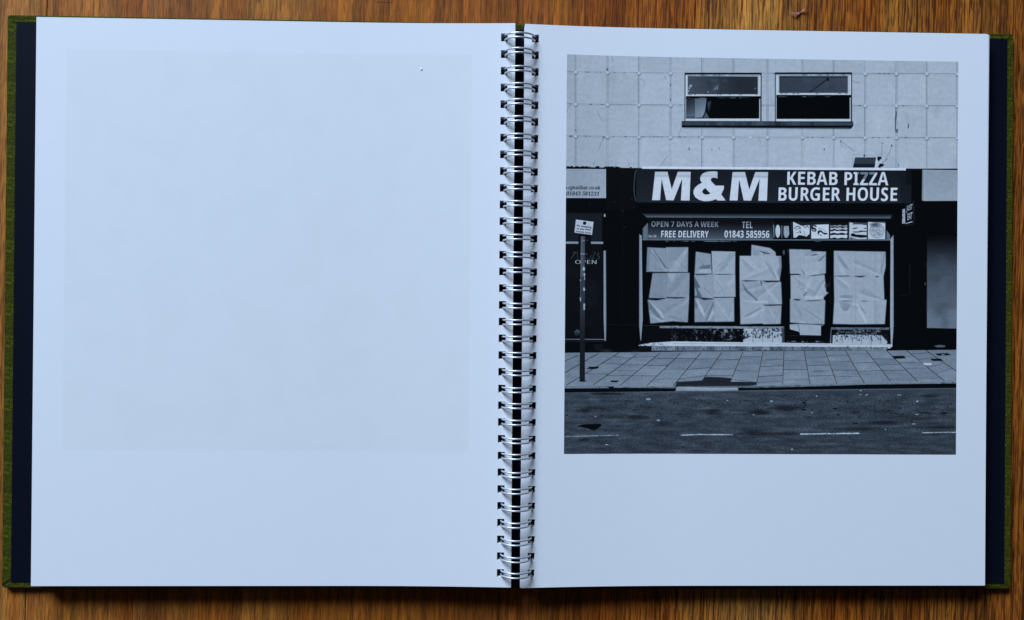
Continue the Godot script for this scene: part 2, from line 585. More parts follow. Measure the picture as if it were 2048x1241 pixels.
func build_wire(book: Node3D) -> void:
	var steel := StandardMaterial3D.new()
	steel.albedo_color = Color(0.80, 0.81, 0.83)
	steel.metallic = 0.72
	steel.roughness = 0.40
	var r := 0.46
	var cy := 9.75
	var P := func(a: float, z: float) -> Vector3:      # a in degrees from the top
		var y := cos(deg_to_rad(a)) * (8.35 if cos(deg_to_rad(a)) > 0.0 else 6.6)
		var wide := lerpf(7.3, 8.3, smoothstep(0.0, 0.5, cos(deg_to_rad(a))))
		return Vector3(sin(deg_to_rad(a)) * wide, cy + y, z) * MM
	# the ties that run from one loop to the next, down by the spine
	var st := SurfaceTool.new()
	st.begin(Mesh.PRIMITIVE_TRIANGLES)
	for i in LOOPS - 1:
		var za := (i - (LOOPS - 1) / 2.0) * PITCH + 1.1
		var zb := za + PITCH - 2.2
		var pts := PackedVector3Array()
		for q in 9:
			pts.append(P.call(128.0 + 5.0 * sin(PI * q / 8.0), lerpf(za, zb, q / 8.0)))
		add_tube(st, pts, r * MM)
	var binding := mesh_node("wire_binding", st.commit(), steel, book)
	meta(binding, "silver twin loop wire through the square holes")
	var proto := SurfaceTool.new()
	proto.begin(Mesh.PRIMITIVE_TRIANGLES)
	var path := PackedVector3Array()
	for q in 41:
		path.append(P.call(lerpf(128.0, -225.0, q / 40.0), -1.1))
	for q in range(1, 8):                              # the closed tip of the loop
		var a := PI * q / 8.0
		path.append(P.call(-225.0 - 6.0 * sin(a), -1.1 * cos(a)))
	for q in 41:
		path.append(P.call(lerpf(-225.0, 128.0, q / 40.0), 1.1))
	add_tube(proto, path, r * MM, 10)
	var m := proto.commit()
	for i in LOOPS:
		var o := mesh_node("wire_loop", m, steel, binding)
		o.position.z = (i - (LOOPS - 1) / 2.0) * PITCH * MM
		o.rotation_degrees = Vector3(rng.randf_range(-1.6, 1.6), rng.randf_range(-1.3, 1.3), rng.randf_range(-0.8, 0.8))


# ------------------------------------------------------------ small things

func build_small_things() -> void:
	# a shrivelled petal on the table beyond the book
	var st := SurfaceTool.new()
	st.begin(Mesh.PRIMITIVE_TRIANGLES)
	var n := 14
	var rows := []
	for i in n + 1:
		var t := float(i) / n
		var half := 1.05 * pow(sin(PI * clampf(t * 0.96 + 0.02, 0, 1)), 0.7) * (0.75 + 0.3 * sin(t * 19.0))
		var x := lerpf(-4.6, 4.6, t)
		var zc := 0.9 * sin(t * 5.0) - t * 1.6
		var yc := 0.75 + 0.45 * sin(t * 9.0)
		var tw := t * 3.0 + 0.5 * sin(t * 14.0)
		rows.append([Vector3(x, yc - half * 0.3 * sin(tw), zc - half * (0.55 + 0.45 * cos(tw))) * MM, Vector3(x, yc + 0.25, zc) * MM, Vector3(x + 0.2, yc + half * 0.3 * sin(tw), zc + half * (0.55 + 0.45 * cos(tw))) * MM])
	for i in n:
		for k in 2:
			for dy in [0.0, -0.00015]:
				var d := Vector3(0, dy, 0)
				quad(st, rows[i][k] + d, rows[i + 1][k] + d, rows[i + 1][k + 1] + d, rows[i][k + 1] + d, Vector3.UP if dy == 0.0 else Vector3.DOWN)
	st.generate_normals()
	var pm := StandardMaterial3D.new()
	pm.albedo_color = Color(0.62, 0.38, 0.37)
	pm.roughness = 0.7
	var petal := mesh_node("dried_petal", st.commit(), pm, self)
	petal.position = Vector3(147.3, 0.25, -154.9) * MM
	meta(petal, "shrivelled mauve petal lying on the wood beyond the printed page", "petal")

	# a crumb on the blank page
	var sp := SurfaceTool.new()
	sp.begin(Mesh.PRIMITIVE_TRIANGLES)
	var ball := SphereMesh.new()
	ball.radius = 0.00045
	ball.height = 0.00065
	ball.radial_segments = 10
	ball.rings = 6
	var arr := ball.get_mesh_arrays()
	var vs: PackedVector3Array = arr[Mesh.ARRAY_VERTEX]
	var nz := noise(9, 900.0, 2)
	for i in vs.size():
		vs[i] *= 1.0 + 0.45 * nz.get_noise_3dv(vs[i])
	arr[Mesh.ARRAY_VERTEX] = vs
	var am := ArrayMesh.new()
	am.add_surface_from_arrays(Mesh.PRIMITIVE_TRIANGLES, arr)
	var cm := StandardMaterial3D.new()
	cm.albedo_color = Color(0.93, 0.93, 0.92)
	cm.roughness = 0.8
	var crumb := mesh_node("paper_crumb", am, cm, self)
	crumb.position = Vector3(-49.9, sheet_y(47.4, SHEETS - 1, false) + 0.2, -119.3) * MM
	meta(crumb, "tiny white crumb lying on the blank page", "crumb")


# ------------------------------------------------------------ the printed photograph

const PS := 1.7                      # texture pixels per picture unit
var pw: int
var ph: int
var ink: PackedFloat32Array          # tone of the print, 0 to 255
var cov: PackedFloat32Array


func add_print(page: Node3D) -> void:
	var tex := paint_print()
	var st := SurfaceTool.new()
	st.begin(Mesh.PRIMITIVE_TRIANGLES)
	var x0 := 24.0
	var x1 := 227.15
	var z0 := -127.8 - 0.3
	var z1 := 75.4 - 0.3
	var n := 16
	for i in n:
		var a := lerpf(x0, x1, float(i) / n)
		var b := lerpf(x0, x1, float(i + 1) / n)
		var ya := sheet_y(a - GAP / 2, SHEETS - 1, true) + 0.06
		var yb := sheet_y(b - GAP / 2, SHEETS - 1, true) + 0.06
		var nn := Vector3(-(yb - ya) / (b - a), 1, 0).normalized()
		quad(st, Vector3(a, ya, z0) * MM, Vector3(b, yb, z0) * MM, Vector3(b, yb, z1) * MM, Vector3(a, ya, z1) * MM, nn, [], [Vector2(float(i) / n, 0), Vector2(float(i + 1) / n, 0), Vector2(float(i + 1) / n, 1), Vector2(float(i) / n, 1)])
	var m := StandardMaterial3D.new()
	m.albedo_texture = tex
	m.roughness = 0.6
	m.metallic_specular = 0.15
	m.texture_filter = BaseMaterial3D.TEXTURE_FILTER_LINEAR_WITH_MIPMAPS_ANISOTROPIC
	var o := mesh_node("printed_photograph", st.commit(), m, page)
	meta(o, "square black and white photograph of a closed kebab shop with papered windows")


# picture units run over the square as it lies on the page; Q turns them into texture pixels
func Q(x: float, y: float) -> Vector2:
	var v := (y - (111.0 + (x - 1133.0) * 13.0 / 784.0)) / (797.0 - (x - 1130.0) * 12.0 / 784.0)
	var u := (x - (1133.0 - 5.0 * v)) / 784.0
	return Vector2(u * pw, v * ph)


# from a spot in one of the enlargements used to measure the print
func Z(o: Vector2, s: float, pts: Array) -> PackedVector2Array:
	var r := PackedVector2Array()
	for i in range(0, pts.size(), 2):
		r.append(Vector2(o.x + pts[i] / s, o.y + pts[i + 1] / s))
	return r


# fill a polygon given in picture units; tone goes from v0 to v1 between the points g0 and g1
func fill(poly: PackedVector2Array, v0: float, alpha := 1.0, v1 := -1.0, g0 := Vector2.ZERO, g1 := Vector2.ZERO) -> void:
	var p := PackedVector2Array()
	var lo := Vector2(1e9, 1e9)
	var hi := Vector2(-1e9, -1e9)
	for q in poly:
		var t := Q(q.x, q.y)
		p.append(t)
		lo = lo.min(t)
		hi = hi.max(t)
	var y0 := maxi(0, int(floor(lo.y)))
	var y1 := mini(ph - 1, int(floor(hi.y)))
	var a := Q(g0.x, g0.y)
	var d := Q(g1.x, g1.y) - a
	var dl := maxf(d.length_squared(), 1e-6)
	var n := p.size()
	var row := PackedFloat32Array()
	var bx0 := maxi(0, int(floor(lo.x)))
	var bx1 := mini(pw - 1, int(ceil(hi.x)))
	if bx1 < bx0: return
	row.resize(bx1 - bx0 + 2)
	for y in range(y0, y1 + 1):
		row.fill(0.0)
		for sub in 4:
			var sy := y + (sub + 0.5) / 4.0
			var xs := []
			for i in n:
				var e := p[i]
				var f := p[(i + 1) % n]
				if (e.y <= sy) != (f.y <= sy):
					xs.append(e.x + (sy - e.y) * (f.x - e.x) / (f.y - e.y))
			xs.sort()
			for i in range(0, xs.size() - 1, 2):
				var l: float = clampf(xs[i], bx0, bx1 + 1)
				var r: float = clampf(xs[i + 1], bx0, bx1 + 1)
				if r <= l: continue
				var il := int(l)
				var ir := int(r)
				if il == ir:
					row[il - bx0] += (r - l) * 0.25
				else:
					row[il - bx0] += (il + 1 - l) * 0.25
					for x in range(il + 1, ir): row[x - bx0] += 0.25
					if ir - bx0 < row.size(): row[ir - bx0] += (r - ir) * 0.25
		for x in range(bx0, bx1 + 1):
			var c: float = minf(row[x - bx0], 1.0) * alpha
			if c <= 0.0: continue
			var v := v0
			if v1 >= 0.0:
				var t := clampf(((x - a.x) * d.x + (y - a.y) * d.y) / dl, 0, 1)
				v = lerpf(v0, v1, t)
			var o := y * pw + x
			ink[o] += (v - ink[o]) * c


func box(x0: float, y0: float, x1: float, y1: float, v: float, alpha := 1.0, vb := -1.0) -> void:
	fill(PackedVector2Array([Vector2(x0, y0), Vector2(x1, y0), Vector2(x1, y1), Vector2(x0, y1)]), v, alpha, vb, Vector2(x0, y0), Vector2(x0, y1))


func line(x0: float, y0: float, x1: float, y1: float, w: float, v: float, alpha := 1.0) -> void:
	var a := Vector2(x0, y0)
	var b := Vector2(x1, y1)
	var n := (b - a).orthogonal().normalized() * w / 2
	fill(PackedVector2Array([a + n, b + n, b - n, a - n]), v, alpha)


func curve(pts: Array, w: float, v: float, alpha := 1.0) -> void:
	for i in range(0, pts.size() - 2, 2):
		line(pts[i], pts[i + 1], pts[i + 2], pts[i + 3], w, v, alpha)


func disc(x: float, y: float, rx: float, ry: float, v: float, alpha := 1.0, rough := 0.0, n := 18) -> void:
	var p := PackedVector2Array()
	for i in n:
		var k := 1.0 + rng.randf_range(-rough, rough)
		p.append(Vector2(x + cos(TAU * i / n) * rx * k, y + sin(TAU * i / n) * ry * k))
	fill(p, v, alpha)


# a soft-edged spot
func soft(x: float, y: float, rx: float, ry: float, v: float, alpha: float) -> void:
	for k in 6:
		var f := 1.0 - k * 0.15
		disc(x, y, rx * f, ry * f, v, alpha * 0.24, 0.12, 20)


# lettering: the outlines of the words laid into a four-cornered field (tl, tr, br, bl)
func text(words: String, font: Font, field: Array, v: float, alpha := 1.0, v1 := -1.0) -> void:
	var tm := TextMesh.new()
	tm.text = words
	tm.font = font
	tm.font_size = 64
	tm.pixel_size = 0.01
	tm.depth = 0.0
	tm.curve_step = 1.5
	var arr := tm.get_mesh_arrays()
	var vs: PackedVector3Array = arr[Mesh.ARRAY_VERTEX]
	if vs.is_empty(): return
	var ids: PackedInt32Array = arr[Mesh.ARRAY_INDEX] if arr[Mesh.ARRAY_INDEX] != null else PackedInt32Array(range(vs.size()))
	var lo := vs[0]
	var hi := vs[0]
	for q in vs:
		lo = lo.min(q)
		hi = hi.max(q)
	var pts := PackedVector2Array()
	var a := Vector2(1e9, 1e9)
	var b := Vector2(-1e9, -1e9)
	for q in vs:
		var s := (q.x - lo.x) / (hi.x - lo.x)
		var t := (hi.y - q.y) / (hi.y - lo.y)
		var top: Vector2 = field[0].lerp(field[1], s)
		var bot: Vector2 = field[3].lerp(field[2], s)
		var g: Vector2 = top.lerp(bot, t)
		var px := Q(g.x, g.y)
		pts.append(px)
		a = a.min(px)
		b = b.max(px)
	var x0 := maxi(0, int(a.x) - 1)
	var x1 := mini(pw - 1, int(b.x) + 2)
	var y0 := maxi(0, int(a.y) - 1)
	var y1 := mini(ph - 1, int(b.y) + 2)
	var w := x1 - x0 + 1
	var h := y1 - y0 + 1
	if w < 1 or h < 1: return
	cov = PackedFloat32Array()
	cov.resize(w * h)
	for i in range(0, ids.size(), 3):
		var p := [pts[ids[i]], pts[ids[i + 1]], pts[ids[i + 2]]]
		var ty0 := maxi(y0, int(minf(p[0].y, minf(p[1].y, p[2].y))))
		var ty1 := mini(y1, int(maxf(p[0].y, maxf(p[1].y, p[2].y))))
		for y in range(ty0, ty1 + 1):
			for sub in 4:
				var sy := y + (sub + 0.5) / 4.0
				var l := 1e9
				var r := -1e9
				for e in 3:
					var f: Vector2 = p[e]
					var g: Vector2 = p[(e + 1) % 3]
					if (f.y <= sy) != (g.y <= sy):
						var xx := f.x + (sy - f.y) * (g.x - f.x) / (g.y - f.y)
						l = minf(l, xx)
						r = maxf(r, xx)
				if r <= l: continue
				l = clampf(l, x0, x1)
				r = clampf(r, x0, x1)
				for x in range(int(l), int(r) + 1):
					cov[(y - y0) * w + x - x0] += maxf(0.0, minf(r, x + 1) - maxf(l, x)) * 0.25
	for y in h:
		var vv := v if v1 < 0 else lerpf(v, v1, float(y) / h)
		for x in w:
			var c := minf(1.0, cov[y * w + x]) * alpha
			if c > 0.0:
				var o := (y + y0) * pw + x + x0
				ink[o] += (vv - ink[o]) * c


# soften what has been drawn inside a field, as the lens did
func smooth_region(xa: float, ya: float, xb: float, yb: float) -> void:
	var p := Q(xa, ya)
	var q := Q(xb, yb)
	var x0 := int(p.x)
	var x1 := int(q.x)
	for step in 2:
		for y in range(int(p.y), int(q.y)):
			var o := y * pw
			var before := ink[o + x0 - 1]
			for x in range(x0, x1):
				var here := ink[o + x]
				ink[o + x] = before * 0.25 + here * 0.5 + ink[o + x + 1] * 0.25
				before = here
		for x in range(x0, x1):
			var before := ink[(int(p.y) - 1) * pw + x]
			for y in range(int(p.y), int(q.y)):
				var here := ink[y * pw + x]
				ink[y * pw + x] = before * 0.25 + here * 0.5 + ink[(y + 1) * pw + x] * 0.25
				before = here


func rect_field(x0: float, y0: float, x1: float, y1: float, slope := 0.0, lean := 0.0) -> Array:
	var d := slope * (x1 - x0)
	return [Vector2(x0 + lean, y0), Vector2(x1 + lean, y0 + d), Vector2(x1, y1 + d), Vector2(x0, y1)]


# a creased sheet of paper taped in the window: facets of slightly different tone
func paper_sheet(o: Vector2, s: float, pts: Array, tone: float, creases := 3) -> void:
	var poly := Z(o, s, pts)
	fill(poly, tone)
	var lo := poly[0]
	var hi := poly[0]
	for p in poly:
		lo = lo.min(p)
		hi = hi.max(p)
	var sz := hi - lo
	# soft facets, clipped to the sheet
	for k in creases:
		var corner := Vector2(lo.x if rng.randf() < 0.5 else hi.x, lo.y if rng.randf() < 0.6 else hi.y)
		var far := lo + sz * Vector2(rng.randf_range(0.15, 0.85), rng.randf_range(0.3, 0.95))
		far = corner + (far - corner) * rng.randf_range(0.8, 1.25)
		var dir := (far - corner).normalized()
		var side := dir.orthogonal()
		var wd := sz.x * rng.randf_range(0.07, 0.2)
		var t := rng.randf_range(0.5, 1.0)
		var light := PackedVector2Array([corner, corner + (far - corner) * 0.5 + side * wd * 0.6, far + side * wd])
		light.append(far)
		var dark := PackedVector2Array([corner, far, far - side * wd * 0.9, corner + (far - corner) * 0.5 - side * wd * 0.5])
		for part in Geometry2D.intersect_polygons(light, poly):
			fill(part, tone + 20 * t, 0.6, tone, far - side * 0.5, far + side * wd)
		for part in Geometry2D.intersect_polygons(dark, poly):
			fill(part, tone - 28 * t, 0.6, tone, far, far - side * wd)
	# edge of the paper catching light, and the shadow it throws below
	for i in poly.size():
		var e := poly[i]
		var f := poly[(i + 1) % poly.size()]
		if absf(f.x - e.x) > absf(f.y - e.y):
			var low: bool = (e.y + f.y) / 2 > (lo.y + hi.y) / 2
			line(e.x, e.y + (0.0 if low else 0.5), f.x, f.y + (0.0 if low else 0.5), 0.9, tone + 18 if low else tone + 8, 0.5)
	var nx := rng.randf_range(0.3, 0.7)
	line(lo.x + sz.x * nx, lo.y + 2, lo.x + sz.x * nx + rng.randf_range(-1, 1), hi.y - 2, 0.7, tone - 30, 0.45)


func paint_print() -> ImageTexture:
	pw = int(784 * PS)
	ph = int(797 * PS)
	ink = PackedFloat32Array()
	ink.resize(pw * ph)
	ink.fill(8.0)
	rng.seed = 777
	var sans := SystemFont.new()
	sans.font_names = PackedStringArray(["Droid Sans"])
	sans.font_weight = 700
	var thin := SystemFont.new()
	thin.font_names = PackedStringArray(["Droid Sans"])
	var serif := SystemFont.new()
	serif.font_names = PackedStringArray(["Droid Serif"])
	serif.font_weight = 700

	# ---- the tiled upper wall
	box(1120, 100, 1930, 338, 163, 1.0, 172)
	fill(PackedVector2Array([Vector2(1120, 100), Vector2(1300, 100), Vector2(1230, 340), Vector2(1120, 340)]), 152, 0.55, 168, Vector2(1120, 220), Vector2(1300, 220))
	var cols := [1150.6, 1213.7, 1276.2, 1339.2, 1402.0, 1465.0, 1533.0, 1602.6, 1665.5, 1729.0, 1792.0, 1853.5, 1915.0]
	var rows := [146.4, 210.6, 274.6]
	for i in cols.size() + 1:                    # each tile a slightly different tone
		var xa: float = cols[i - 1] if i > 0 else 1120.0
		var xb: float = cols[i] if i < cols.size() else 1930.0
		var ys := [100.0, 146.4, 210.6, 274.6, 338.0]
		for j in 4:
			box(xa, ys[j] + (xa - 1133) * 0.0025, xb, ys[j + 1] + (xa - 1133) * 0.0025, 150.0 + rng.randf() * 44.0, 0.16)
	for k in 60:                                 # grime
		soft(rng.randf_range(1130, 1915), rng.randf_range(115, 335), rng.randf_range(6, 22), rng.randf_range(8, 30), rng.randf_range(135, 195), 0.16)
	for c: float in cols:
		for seg in 4:
			var ya: float = [104.0, 146.4, 210.6, 274.6][seg]
			var yb: float = [146.4, 210.6, 274.6, 337.0][seg]
			var str := rng.randf_range(0.35, 0.95)
			var off := rng.randf_range(-0.4, 0.4)
			line(c - 1.1 + off, ya, c - 1.1, yb, 1.25, 92, str)
			line(c + 1.4 + off, ya, c + 1.4, yb, 1.0, 104, str * 0.7)
			line(c + 0.2, ya, c + 0.2, yb, 1.2, 186, 0.5)
	for r: float in rows:
		for i in cols.size() + 1:
			var xa: float = cols[i - 1] if i > 0 else 1120.0
			var xb: float = cols[i] if i < cols.size() else 1930.0
			var dy := (xa - 1133) * 0.0025
			var str := rng.randf_range(0.3, 0.9)
			line(xa, r + dy - 1.0, xb, r + dy - 0.8, 1.2, 92, str)
			line(xa, r + dy + 1.3, xb, r + dy + 1.5, 0.9, 112, str * 0.6)
			line(xa, r + dy + 0.2, xb, r + dy + 0.2, 1.0, 188, 0.4)
			if rng.randf() < 0.45:
				for q in 4:
					var x := rng.randf_range(xa, xb - 4)
					line(x, r + dy - 0.6, x + rng.randf_range(1, 5), r + dy - 0.6, 1.3, 40, 0.8)
	for r: float in rows:
		for c: float in cols:
			if r < 230 and c > 1362 and c < 1712: continue
			var cy := r + (c - 1133) * 0.0025
			disc(c + 0.3, cy + 1.1, 4.0, 4.1, 84, 0.8)
			disc(c, cy, 3.5, 3.5, 168)
			disc(c - 0.6, cy - 0.8, 2.0, 2.0, 180, 0.8)
	disc(1499, 276.2, 3.6, 3.6, 104, 0.8)
	disc(1498.7, 275.6, 3.2, 3.2, 178)
	# cracks, scrapes and drill holes
	for c in [[1361.4, 254.0, 1358, 264, 1354.7, 273.3], [1132, 228, 1136, 216, 1141, 211], [1222, 115, 1224.5, 120, 1224, 124], [1279, 158, 1284, 161, 1287.5, 164.5], [1327, 152, 1330, 160, 1330, 160], [1193, 223, 1199, 236, 1202, 243], [1207, 276, 1202, 284, 1197, 298], [1333, 312, 1326, 322, 1319, 333], [1185, 333, 1189, 322, 1189, 322], [1254, 334, 1258, 329, 1255, 326], [1158.8, 131, 1159.6, 137, 1159.6, 137], [1700.5, 158.5, 1708, 165.5, 1719, 164.5], [1680, 281, 1680.5, 295, 1680.5, 295], [1762, 290, 1763, 303, 1760, 318], [1783, 290, 1780, 300, 1770, 320], [1683, 284, 1700, 298, 1708, 303], [1517, 280, 1519.5, 287, 1519.5, 287]]:
		curve(c, 0.9, 92, 0.7)
	for d in [[1338.8, 170.7, 1.1, 3.0], [1339, 199, 1.1, 2.8], [1376.3, 298, 1.2, 3.4], [1421.6, 300, 0.6, 3], [1436, 297, 0.5, 4], [1815.7, 253, 1.5, 6.0], [1646.5, 299, 1.2, 3], [1680, 284, 1.0, 4.0], [1763, 287, 1.1, 1.6], [1782.5, 291.5, 1.5, 2.2], [1213, 140, 1.6, 2.5], [1150, 262, 1.4, 2.0], [1141, 274.4, 3.5, 1.5], [1206, 276, 1.6, 1.6], [1793, 262, 2.2, 5.0], [1736, 345, 1, 1], [1791, 230, 1.6, 14], [1790, 248, 1.4, 16]]:
		disc(d[0], d[1], d[2], d[3], 66, 0.75, 0.3)

	# ---- the two upper windows and their ledge
	for wdw in [[1368.4, 147.2, 1519.2, 242.4, 0], [1549.0, 146.6, 1700.8, 243.2, 1]]:
		var L: float = wdw[0]
		var T: float = wdw[1]
		var R: float = wdw[2]
		var B: float = wdw[3]
		box(L - 1.5, T - 1.6, R + 1.6, B, 28, 0.9)
		box(L, T - 1.5, R, T + 1.5, 10)
		box(L + 0.5, T + 2, R - 1, B, 172)
		box(L + 0.5, T + 2.0, R - 1.2, T + 5.0, 120, 0.6)
		for k in 14:
			box(rng.randf_range(L, R - 12), T + 2.2, 0, 0, 0, 0)
			var gx := rng.randf_range(L + 3, R - 14)
			box(gx, T + 2.4, gx + rng.randf_range(3, 11), T + 4.6, rng.randf_range(70, 190), 0.6)
		# upper pane
		if wdw[4] == 0:
			fill(PackedVector2Array([Vector2(L + 5, T + 5), Vector2(R - 6, T + 6), Vector2(R - 6, T + 41.5), Vector2(L + 5, T + 41.5)]), 72, 1.0, 40, Vector2(L + 5, T + 30), Vector2(R - 50, T + 10))
			for q in 9:
				soft(rng.randf_range(L + 45, L + 90), rng.randf_range(T + 12, T + 38), rng.randf_range(3, 14), rng.randf_range(3, 10), rng.randf_range(40, 92), 0.35)
			for q in [[1379, 172, 2.6, 2.8], [1376.5, 176.5, 1.6, 2.2], [1414, 184, 1.6, 1.4], [1428, 178, 0.9, 1.8], [1432, 176, 0.8, 3.0], [1508, 177, 1.0, 1.2], [1375, 182, 1.0, 2]]:
				disc(q[0], q[1], q[2], q[3], 168, 0.85, 0.3)
			curve([1421, 183, 1427, 176, 1430, 172, 1438, 168], 0.8, 110, 0.6)
			curve([1426, 187, 1429, 178, 1424, 170], 0.7, 104, 0.5)
			curve([1417, 160, 1416, 172, 1416, 184], 0.8, 40, 0.7)
			curve([1452, 168, 1452, 186, 1452, 188], 0.8, 60, 0.5)
		else:
			fill(PackedVector2Array([Vector2(L + 7, T + 6), Vector2(R - 7, T + 6), Vector2(R - 7, T + 39.5), Vector2(L + 7, T + 39.5)]), 56, 1.0, 66, Vector2(L, T), Vector2(R, T + 30))
			box(L + 7, T + 5.5, R - 7, T + 9, 34, 0.7)
			line(1654, 157.5, 1617, 185, 1.8, 14)
			disc(1653.5, 159, 2.4, 3.6, 14)
			line(1652.5, 162, 1652.5, 175, 0.8, 96, 0.6)
			for q in 5:
				soft(rng.randf_range(L + 20, R - 20), rng.randf_range(T + 12, T + 36), 12, 8, rng.randf_range(44, 80), 0.3)
		# the bar between and the dark lower light
		var mid := T + 41.0 + (1.2 if wdw[4] == 0 else -0.6)
		box(L - 0.5, mid + 3.0, R - 0.5, mid + 8.5, 6)
		for q in 9:
			var gx := rng.randf_range(L + 2, R - 20)
			box(gx, mid + 5.5, gx + rng.randf_range(4, 16), mid + 7.5, rng.randf_range(50, 140), 0.45)
		box(L + 2.0, mid + 7.5, R - 3.2, B - 4.6, 5)
		if wdw[4] == 0:
			fill(PackedVector2Array([Vector2(1371, 197), Vector2(1387, 197), Vector2(1387, 236), Vector2(1371, 236)]), 34, 1.0, 84, Vector2(1371, 200), Vector2(1386, 225))
			fill(PackedVector2Array([Vector2(1387, 197), Vector2(1411, 197), Vector2(1408, 222), Vector2(1403, 235), Vector2(1387, 236)]), 88, 1.0, 132, Vector2(1387, 200), Vector2(1402, 228))
			line(1386.6, 197, 1386.6, 236, 1.0, 24)
			fill(PackedVector2Array([Vector2(1413, 205), Vector2(1420, 201), Vector2(1419, 216), Vector2(1414, 226)]), 70, 0.9, 10, Vector2(1414, 210), Vector2(1421, 212))
			fill(PackedVector2Array([Vector2(1404, 236), Vector2(1410, 224), Vector2(1416, 236)]), 96, 0.8)
			box(1370, 229, 1404, 232, 120, 0.35)
			curve([1403, 234, 1410, 224, 1413, 206], 1.0, 8, 0.9)
		box(L, B - 5.0, R - 1.5, B - 1.0, 190)
		line(L + 0.8, T + 4, L + 0.8, B - 1, 1.6, 150)
		line(R - 1.6, T + 4, R - 1.6, mid + 3, 2.6, 186)
		line(L + 2.6, T + 4, L + 2.6, mid + 3, 2.8, 190)
		box(L + 1, mid, R - 1, mid + 3, 188)
		for q in 7:
			disc(rng.randf_range(L + 4, R - 6), mid + 0.4, rng.randf_range(1, 4), 0.8, 60, 0.7, 0.4)
	fill(PackedVector2Array([Vector2(1361.3, 242.6), Vector2(1704.5, 243.4), Vector2(1705, 252), Vector2(1700, 258), Vector2(1361.5, 255.4)]), 10)
	fill(PackedVector2Array([Vector2(1362, 243.8), Vector2(1704, 244.6), Vector2(1704, 251.5), Vector2(1362, 251.0)]), 60)
	for k in 46:
		var x := rng.randf_range(1364, 1698)
		box(x, 244, x + rng.randf_range(3, 16), 251.2, rng.randf_range(24, 92), 0.35)
	line(1407, 243.5, 1407, 251, 0.9, 16)
	line(1468, 243.5, 1468, 251, 0.9, 16)
	box(1364, 255.5, 1698, 259.5, 110, 0.5, 160)
	line(1529, 163, 1535, 163, 0.8, 120, 0.7)
	line(1521, 211, 1550, 211, 0.7, 130, 0.5)
	line(1521, 162, 1534, 162, 0.8, 118, 0.5)
	for q in 8:
		line(1521, 150 + q * 12, 1524, 150 + q * 12, 0.8, 120, 0.4)

	# ---- flood lamp above the sign
	line(1704, 309, 1704, 334, 0.8, 116, 0.6)
	line(1704, 309, 1744, 311, 0.8, 116, 0.7)
	fill(PackedVector2Array([Vector2(1708.4, 315.2), Vector2(1750.7, 315.2), Vector2(1747.6, 335.5), Vector2(1704.3, 335.5)]), 54)
	fill(PackedVector2Array([Vector2(1706, 328), Vector2(1749, 328), Vector2(1747.6, 335.5), Vector2(1704.3, 335.5)]), 26)
	fill(PackedVector2Array([Vector2(1751, 315), Vector2(1757, 317), Vector2(1753, 336), Vector2(1747.8, 336)]), 184)
	disc(1757.5, 316.5, 4.5, 3.0, 16, 1.0, 0.25)
	disc(1756, 319.5, 2.6, 3.0, 18, 1.0, 0.3)
	disc(1761, 330.5, 5.0, 3.6, 14, 1.0, 0.35)
	disc(1758, 334, 3.0, 2.0, 14, 1.0, 0.3)
	curve([1762, 328, 1768, 322, 1774, 318], 1.0, 60, 0.8)
	disc(1727, 311.5, 1.6, 2.2, 20)
	line(1796, 327, 1796.5, 334, 1.2, 50, 0.8)

	# ---- shop front: everything below the wall starts black
	fill(PackedVector2Array([Vector2(1120, 335.4), Vector2(1285, 337.0), Vector2(1811, 337.5), Vector2(1930, 338.5), Vector2(1930, 706), Vector2(1120, 706)]), 7)
	for k in 26:
		disc(rng.randf_range(1130, 1280), 335.4, rng.randf_range(1, 5), rng.randf_range(0.6, 1.6), 12, 1.0, 0.4, 9)
	fill(PackedVector2Array([Vector2(1810, 338.2), Vector2(1845, 337.6), Vector2(1920, 337.5), Vector2(1920, 339.5), Vector2(1845, 340)]), 40, 0.8)
	# neighbour's sign on the left
	fill(PackedVector2Array([Vector2(1120, 339.4), Vector2(1210.7, 339.2), Vector2(1210.7, 397.4), Vector2(1120, 397.8)]), 146, 1.0, 158, Vector2(1130, 340), Vector2(1200, 397))
	line(1209.8, 340, 1209.8, 397, 1.0, 178, 0.7)
	line(1130, 396.8, 1210, 396.8, 0.9, 176, 0.7)
	text("o.cgnailbar.co.uk", serif, rect_field(1128.0, 372.6, 1198.6, 382.4, 0.0, 1.6), 26)
	text("01843 581231", serif, rect_field(1131.6, 384.6, 1196.4, 392.6, 0.0, 1.6), 26)
	# pillar and cable
	line(1243.3, 375, 1243.3, 640, 0.7, 34, 0.7)
	line(1214, 650, 1272, 650.5, 0.7, 36, 0.7)
	box(1212, 339, 1270, 420, 14, 0.5)
	for q in [[1227.5, 405], [1244.3, 423], [1248.5, 456], [1262, 398.5], [1179, 408.5]]:
		disc(q[0], q[1], 1.2, 1.6, 44, 0.8, 0.3)
	curve([1271, 340, 1268.5, 348, 1267, 362, 1266.2, 378, 1267.5, 392, 1270, 403], 0.9, 110, 0.9)
	# main sign
	fill(PackedVector2Array([Vector2(1271, 338.5), Vector2(1822, 340), Vector2(1822, 407), Vector2(1271, 405.6)]), 24, 1.0, 34, Vector2(1500, 339), Vector2(1500, 405))
	box(1800, 340, 1822, 407, 22, 0.5)
	box(1811, 341, 1822, 370, 12, 0.6)
	var o3 := Vector2(1120, 320)
	var em := [905, 403, 935, 120, 1058, 120, 1100, 292, 1160, 120, 1287, 120, 1276, 406, 1190, 405, 1203, 190, 1118, 404, 1045, 403, 1000, 195, 985, 403]
	var em2 := []
	for i in em.size():
		em2.append(em[i] + (767 if i % 2 == 0 else 2))
